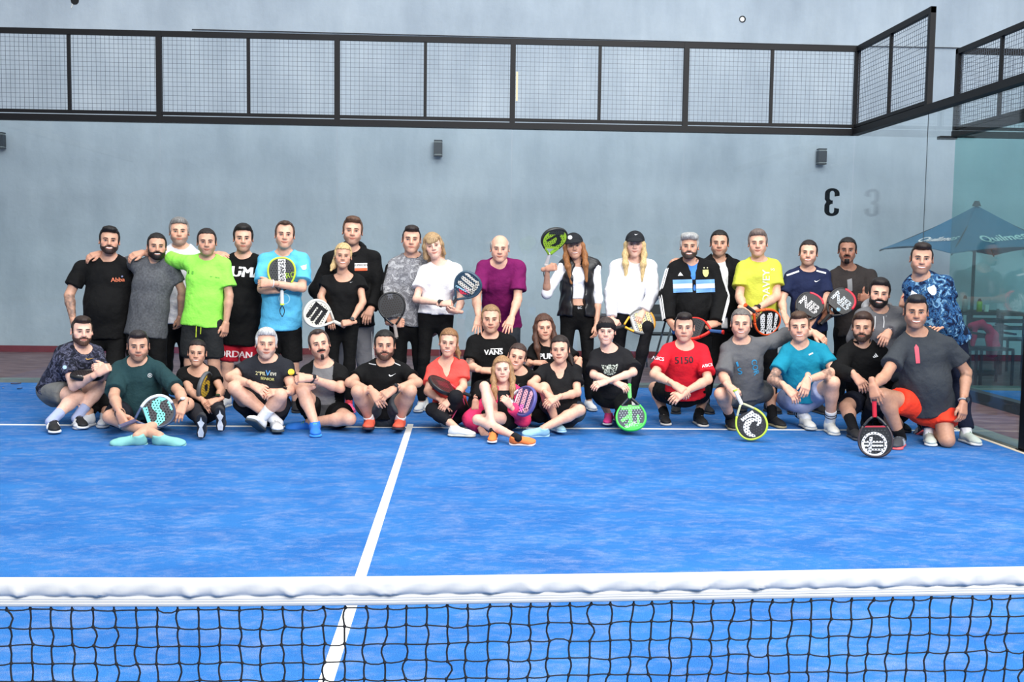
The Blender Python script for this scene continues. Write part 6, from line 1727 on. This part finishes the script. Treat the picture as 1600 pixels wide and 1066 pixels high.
person('dark-haired man in a red sports t-shirt squatting', 7.15, (1069, 511, 0, 3, 0), (1070, 547), (1044, 549, 1097, 549), lean=-0.14, hz=0.30, hip=(1070, 0), a=((1022, 585, 6.82), (1055, 602, 6.62), ('relax', (0.7, -0.4, -0.5), (0, -0.7, 0.7))),
  b=((1106, 594, 6.84), (1070, 613, 6.6), ('relax', (-0.8, -0.4, -0.4), (0.1, -0.7, 0.7))), la=((1023, 606), (1038, 646, 0.09), (-0.1, -1, 0)), lb=((1101, 612), (1092, 648, 0.09), (0.1, -1, 0)), H=1.76, skin='light', hairs=('fade', (40, 32, 30)), stub=0.12, mouth='closed',
  tops=[tee((212, 30, 44), sl=0.78, hem=0.02)], bot=shor(BLK, 0.6), shoes=((26, 26, 28), (206, 200, 190)), socks=((26, 26, 28), 0.06), decals=[('t_shirt', '5150', 1069, 563, 0.058, 0, (36, 18, 26)), ('t_shirt', 'ASICS', 1028, 560, 0.030, -14, WHT, 1.0, 1), ('t_shirt', 'ASICS', 1105, 571, 0.026, 6, WHT, 1.0, 1)])
person('grey-haired man in a grey t-shirt with blue print, holding a lime racket', 7.15, (1158, 505, 0, 3, 0), (1160, 540), (1138, 547, 1185, 541), lean=-0.14, hz=0.30, hip=(1162, 0), a=((1130, 588, 6.86), (1141, 606, 6.64), ('grip', (0.6, -0.4, -0.6), (-0.2, -0.8, 0.5))),
  b=((1231, 525, 7.2), (1272, 520, 7.1), ('relax', (0.7, -0.5, -0.5), OVN)), la=((1126, 616), (1142, 653, 0.09), (-0.1, -1, 0)), lb=((1202, 611), (1207, 650, 0.09), (0.3, -1, 0)), H=1.78, skin='light', hairs=('crop', (110, 104, 100)), stub=0.2, mouth='teeth', brow=(90, 76, 66),
  tops=[tee((98, 98, 100), sl=(0.92, 1.15), hem=0.02, loose=0.03)], bot=shor((92, 92, 92), 0.62), shoes=((22, 22, 24), (150, 140, 110)), socks=((24, 24, 26), 0.12), decals=[('t_shirt', 'COR', 1180, 574, 0.05, -82, (50, 150, 196)), ('t_shirt', 'S', 1156, 580, 0.06, 10, (50, 150, 196)), ('t_shirt', 'square', 1152, 569, 0.045, 12, (60, 150, 196), 0.4)])
person('smiling man in a turquoise t-shirt with tattooed arms', 7.05, (1249, 510, 0, 2, -5), (1252, 546), (1229, 552, 1284, 549), lean=-0.14, hz=0.28, hip=(1258, 0), a=((1206, 594, 6.78), (1229, 606, 6.56), ('relax', (0.5, -0.5, -0.6), (-0.1, -0.7, 0.7))),
  b=((1304, 581, 6.76), (1261, 594, 6.52), ('relax', (-0.3, -0.5, -0.8), (0.1, -0.8, 0.5))), la=((1221, 622), (1258, 652, 0.10), (0.02, -1, 0)), lb=((1302, 598), (1297, 660, 0.09), (-0.05, -1, 0)), H=1.80, skin='light', hairs=('fade', (84, 62, 48)), stub=0.12, mouth='teeth',
  tops=[tee((24, 132, 158), sl=0.66, hem=0.0)], bot=shor((150, 158, 188), 0.55), shoes=((226, 224, 216), (206, 204, 196)), socks=((238, 238, 238), 0.13, (30, 30, 34)), tattoo=[(0, 0.5, 2.0), (1, 1.25, 1.5)], extras=[('bracelet', 1, (200, 200, 200))], decals=[('t_shirt', 'square', 1267, 553, 0.012, 6, WHT, 3.5)])
person('bearded man in a black hooded top crouching beside the kneeling man', 7.0, (1348, 511, -4, 3, 0), (1350, 543), (1324, 552, 1377, 550), lean=-0.12, hz=0.30, hip=(1356, 0), a=((1309, 580, 6.78), (1337, 588, 6.54), ('relax', (0.3, -0.6, -0.6), (-0.1, -0.8, 0.5))),
  la=((1321, 636), (1333, 668, 0.09), (-0.05, -1, 0)), lb=(('w', 0.14, -0.32, 0.10), ('w', 0.14, 0.12, 0.09), (0, 1, -0.1)), H=1.76, skin='tan', hairs=('short', (64, 46, 38)), beards=('short', (78, 58, 48)), mouth='closed',
  tops=[dict(name='hoodie', col=(13, 13, 14), sl=1.9, off=0.022, loose=0.018, hem=0.0, collar=('stand', (13, 13, 14)))], bot=shor((24, 28, 40), 0.7), shoes=((24, 24, 26), (60, 60, 62)), socks=((22, 22, 24), 0.14), decals=[('hoodie', 'bars', 1368, 555, 0.036, 0, WHT)])
person('man in a charcoal t-shirt and red shorts kneeling on one knee', 6.28, (1431, 487, 4, 2, 0), (1436, 528), (1410, 541, 1480, 539), lean=-0.10, hip=(1452, 632), a=((1383, 588, 5.98), (1364, 603, 5.82), ('relax', (0.12, -0.3, -0.95), (-0.5, -0.8, 0.2))),
  b=((1510, 582, 6.2), (1505, 630, 6.05), ('relax', (-0.1, -0.25, -0.95), (0.3, -0.9, 0))), la=((1380, 618), (1406, 681, 0.09), (-0.55, -0.85, 0)), lb=((1480, 688), ('w', 0.14, 0.42, 0.10), (0, 0.9, -0.4)), H=1.80, fat=1.2, hsc=1.04, skin='olive', hairs=('fade', (36, 34, 36)), stub=0.3, mouth='teeth',
  tops=[tee((56, 60, 65), sl=0.66, hem=0.06, loose=0.03)], bot=shor((248, 66, 42), 0.62), shoes=((64, 68, 74), (250, 104, 104), (170, 176, 184), (150, 156, 164)), socks=((13, 13, 14), 0.07), extras=[('watch', 1, (150, 152, 154), (60, 62, 66))], tattoo=[(1, 1.12, 1.2)],
  decals=[('t_shirt', 'arrow', 1433, 553, 0.155, -8, (236, 92, 106), 0.85), ('shorts', 'swoosh', 1476, 667, 0.018, -4, (250, 130, 110))])

# ================================================================== their rackets
racket('lime and black racket with a white centre band, held in folded arms', (440, 424), (441, 484), 7.69, 1, rim=(200, 230, 60), face=(42, 44, 46), grip=(214, 214, 214), throat=(40, 40, 40),
       prints=[('square', 0.004, 0, 0.27, 0, (232, 232, 230), 0.30), ('STARVIE', 0.004, 0.0, 0.042, -90, (30, 30, 30)), ('RD', 0.085, -0.035, 0.05, 10, (190, 226, 60))], cord=0.11)
racket('cream white racket with a black emblem, held low by the blonde woman', (495, 490), (536, 509), 7.55, 1, shp='drop', rim=(236, 234, 222), face=(240, 236, 220), grip=(230, 226, 214), throat=(230, 226, 214),
       prints=[('bars3', 0.0, 0.01, 0.17, 78, (50, 50, 50), 0.8)])
racket('glossy black racket held upright by the man in camouflage', (612, 478), (620, 529), 7.76, 1, shp='drop', rim=(14, 14, 15), face=(22, 21, 22), grip=(150, 140, 136), prints=[('square', 0, 0.09, 0.05, 0, (70, 72, 78), 1.0), ('HEAD', 0.03, -0.095, 0.022, 12, (110, 112, 116))], hole=(40, 30, 26))
racket('slate blue racket with cream bars, cradled by the woman in white', (731, 445), (702, 481), 7.56, 1, shp='diamond', rim=(60, 84, 100), face=(52, 76, 92), grip=(60, 60, 66), throat=(52, 76, 92),
       prints=[('bars3', 0.0, 0.03, 0.18, 90, (236, 230, 214), 0.75), ('tri', 0.0, -0.10, 0.06, 180, (214, 60, 84), 1.5), ('square', -0.02, -0.065, 0.018, 12, (170, 216, 232), 7), ('square', 0.03, -0.045, 0.012, -14, (236, 180, 200), 6)], hole=(24, 34, 44))
racket('lime green racket with black pattern raised above the vest', (866, 373), (854, 412), 7.78, 1, shp='diamond', spin=28, rim=(40, 42, 42), face=(176, 220, 60), grip=(236, 234, 230), throat=(150, 200, 50),
       prints=[('snake', 0.03, 0.02, 0.20, -10, (40, 44, 40), 0.8), ('square', -0.03, 0.02, 0.03, 40, (40, 44, 40), 4), ('half', 0, 0.06, 0.2, 180, (60, 64, 60), 0.8)], cord=0.16, capc=(236, 234, 230), hole=(30, 34, 28))
racket('amber and grey racket held beside the headband', (1003, 503), (958, 514), 8.02, -1, shp='drop', spin=-15, rim=(90, 90, 90), arc=(0.40, 0.75, (240, 170, 60)), face=(150, 150, 148), grip=(30, 30, 32), throat=(246, 176, 40),
       prints=[('bars3', 0.0, 0.02, 0.19, 90, (238, 206, 140), 0.7), ('square', 0.0, -0.085, 0.16, 90, (226, 226, 226), 0.12)], hole=(90, 88, 84))
racket('red-rimmed racket with a blue grip behind the red shirt', (1082, 514), (1128, 519), 7.62, -1, spin=35, rim=(232, 44, 30), face=(30, 30, 34), grip=(44, 84, 140), throat=(232, 44, 30))
racket('black and white racket with an orange edge below crossed wrists', (1199, 503), (1166, 478), 7.62, -1, shp='drop', rim=(246, 92, 34), face=(26, 26, 28), grip=(40, 40, 44), prints=[('bars3', 0.0, 0.02, 0.22, 130, (232, 232, 232), 0.85)], hole=(16, 16, 18))
racket('black racket with large silver letters held by the navy shirt', (1265, 477), (1244, 516), 7.72, -1, rim=(30, 28, 30), face=(24, 24, 26), grip=(30, 30, 32), arc=(0.42, 0.72, (214, 40, 66)), prints=[('NB', 0.0, -0.005, 0.10, -12, (226, 222, 222))], hole=(64, 62, 66))
racket('black and red racket with large silver letters, by the thumbs up', (1315, 471), (1284, 505), 7.78, -1, rim=(30, 28, 30), face=(26, 26, 28), grip=(30, 30, 32), arc=(0.42, 0.80, (236, 40, 62)), prints=[('NB', 0.0, 0.0, 0.10, -2, (226, 232, 236)), ('disc', 0.03, -0.09, 0.04, 0, (120, 170, 190))], hole=(64, 62, 66))
racket('black racket wedged between the squatting man\'s arms', (136, 587), (158, 575), 6.80, 1, spin=55, rim=(18, 18, 20), face=(34, 28, 28), grip=(24, 24, 26), prints=[('NOX', 0.0, 0.09, 0.03, 0, (220, 220, 220))])
racket('black racket with an aqua snake pattern on crossed legs', (247, 643), (187, 667), 6.17, 1, shp='drop', arc=(0.0, 0.5, (222, 228, 232)), rim=(60, 76, 100), face=(46, 44, 48), grip=(90, 84, 110), throat=(60, 76, 110),
       prints=[('snake', 0.0, 0.0, 0.23, 62, (122, 232, 214), 0.85), ('square', -0.01, 0.10, 0.020, 0, (130, 224, 210), 4), ('square', 0.0, -0.09, 0.035, -8, (112, 212, 210), 4)])
racket('small-looking yellow and black racket against the black tee', (320, 605), (327, 640), 6.86, 1, spin=58, rim=(84, 88, 92), face=(38, 36, 30), grip=(60, 60, 64), prints=[('crescent', 0.0, 0.02, 0.2, 0, (214, 178, 50)), ('crescent', 0.0, 0.0, 0.13, 180, (214, 178, 50))], hole=(24, 22, 18))
racket('dark racket with red accents lying across the coral shirt', (691, 603), (734, 618), 6.70, 1, spin=66, rim=(26, 26, 28), face=(44, 20, 26), grip=(36, 36, 38), throat=(190, 30, 44), prints=[('square', 0.0, 0.0, 0.12, 0, (96, 20, 34), 0.8)])
racket('violet racket with pink and gold stripes beside the girl', (820, 627), (786, 616), 6.52, 1, shp='drop', rim=(92, 88, 150), face=(60, 58, 110), grip=(190, 40, 60), throat=(226, 226, 230),
       prints=[('bars3', 0.0, 0.0, 0.20, 92, (236, 176, 190), 0.85), ('square', 0.062, 0.0, 0.06, 90, (246, 130, 204), 0.8), ('square', 0.0, -0.098, 0.012, 0, (240, 240, 244), 7)], hole=(30, 26, 50))
racket('bright green racket standing on the turf before the kneeling woman', (986, 652), (983, 604), 6.64, 1, shp='drop', rim=(70, 216, 80), face=(34, 44, 62), grip=(120, 236, 120), throat=(40, 46, 52),
       prints=[('square', 0.005, 0.0, 0.22, 0, (90, 226, 90), 0.14), ('square', 0.0, -0.085, 0.035, 0, (90, 226, 90), 4.6), ('square', -0.06, 0.03, 0.08, 0, (90, 226, 90), 0.25), ('square', -0.035, 0.085, 0.022, -30, (90, 226, 90), 6.5), ('square', 0.05, 0.02, 0.03, 35, (90, 226, 90), 2.8), ('half', -0.02, 0.07, 0.2, 180, (66, 200, 74), 0.75), ('BLACK', 0.005, 0.082, 0.026, 205, (232, 236, 232))], hole=(160, 170, 176))
racket('lime-edged black racket with a white curl, resting on the turf', (1174, 663), (1149, 611), 6.31, 1, shp='drop', rim=(190, 216, 70), face=(36, 36, 38), grip=(214, 212, 206), throat=(190, 190, 150),
       prints=[('crescent', 0.0, 0.03, 0.16, 150, (226, 226, 224)), ('crescent', -0.04, -0.02, 0.11, 20, (226, 226, 224)), ('square', 0.0, -0.075, 0.030, 12, (226, 226, 224), 4)], hole=(70, 70, 72))
racket('black racket with white emblem and red grip, nearest on the right', (1368, 688), (1366, 627), 5.62, 1, rim=(60, 50, 52), face=(26, 27, 28), grip=(196, 26, 50), throat=(40, 40, 42),
       prints=[('half', 0, -0.10, 0.16, 0, (176, 40, 56), 1.0), ('ring', 0.01, 0.03, 0.19, 0, (226, 226, 226), 1.0), ('frame3', 0.02, 0.035, 0.15, 180, (226, 226, 226))], hole=(70, 72, 72))
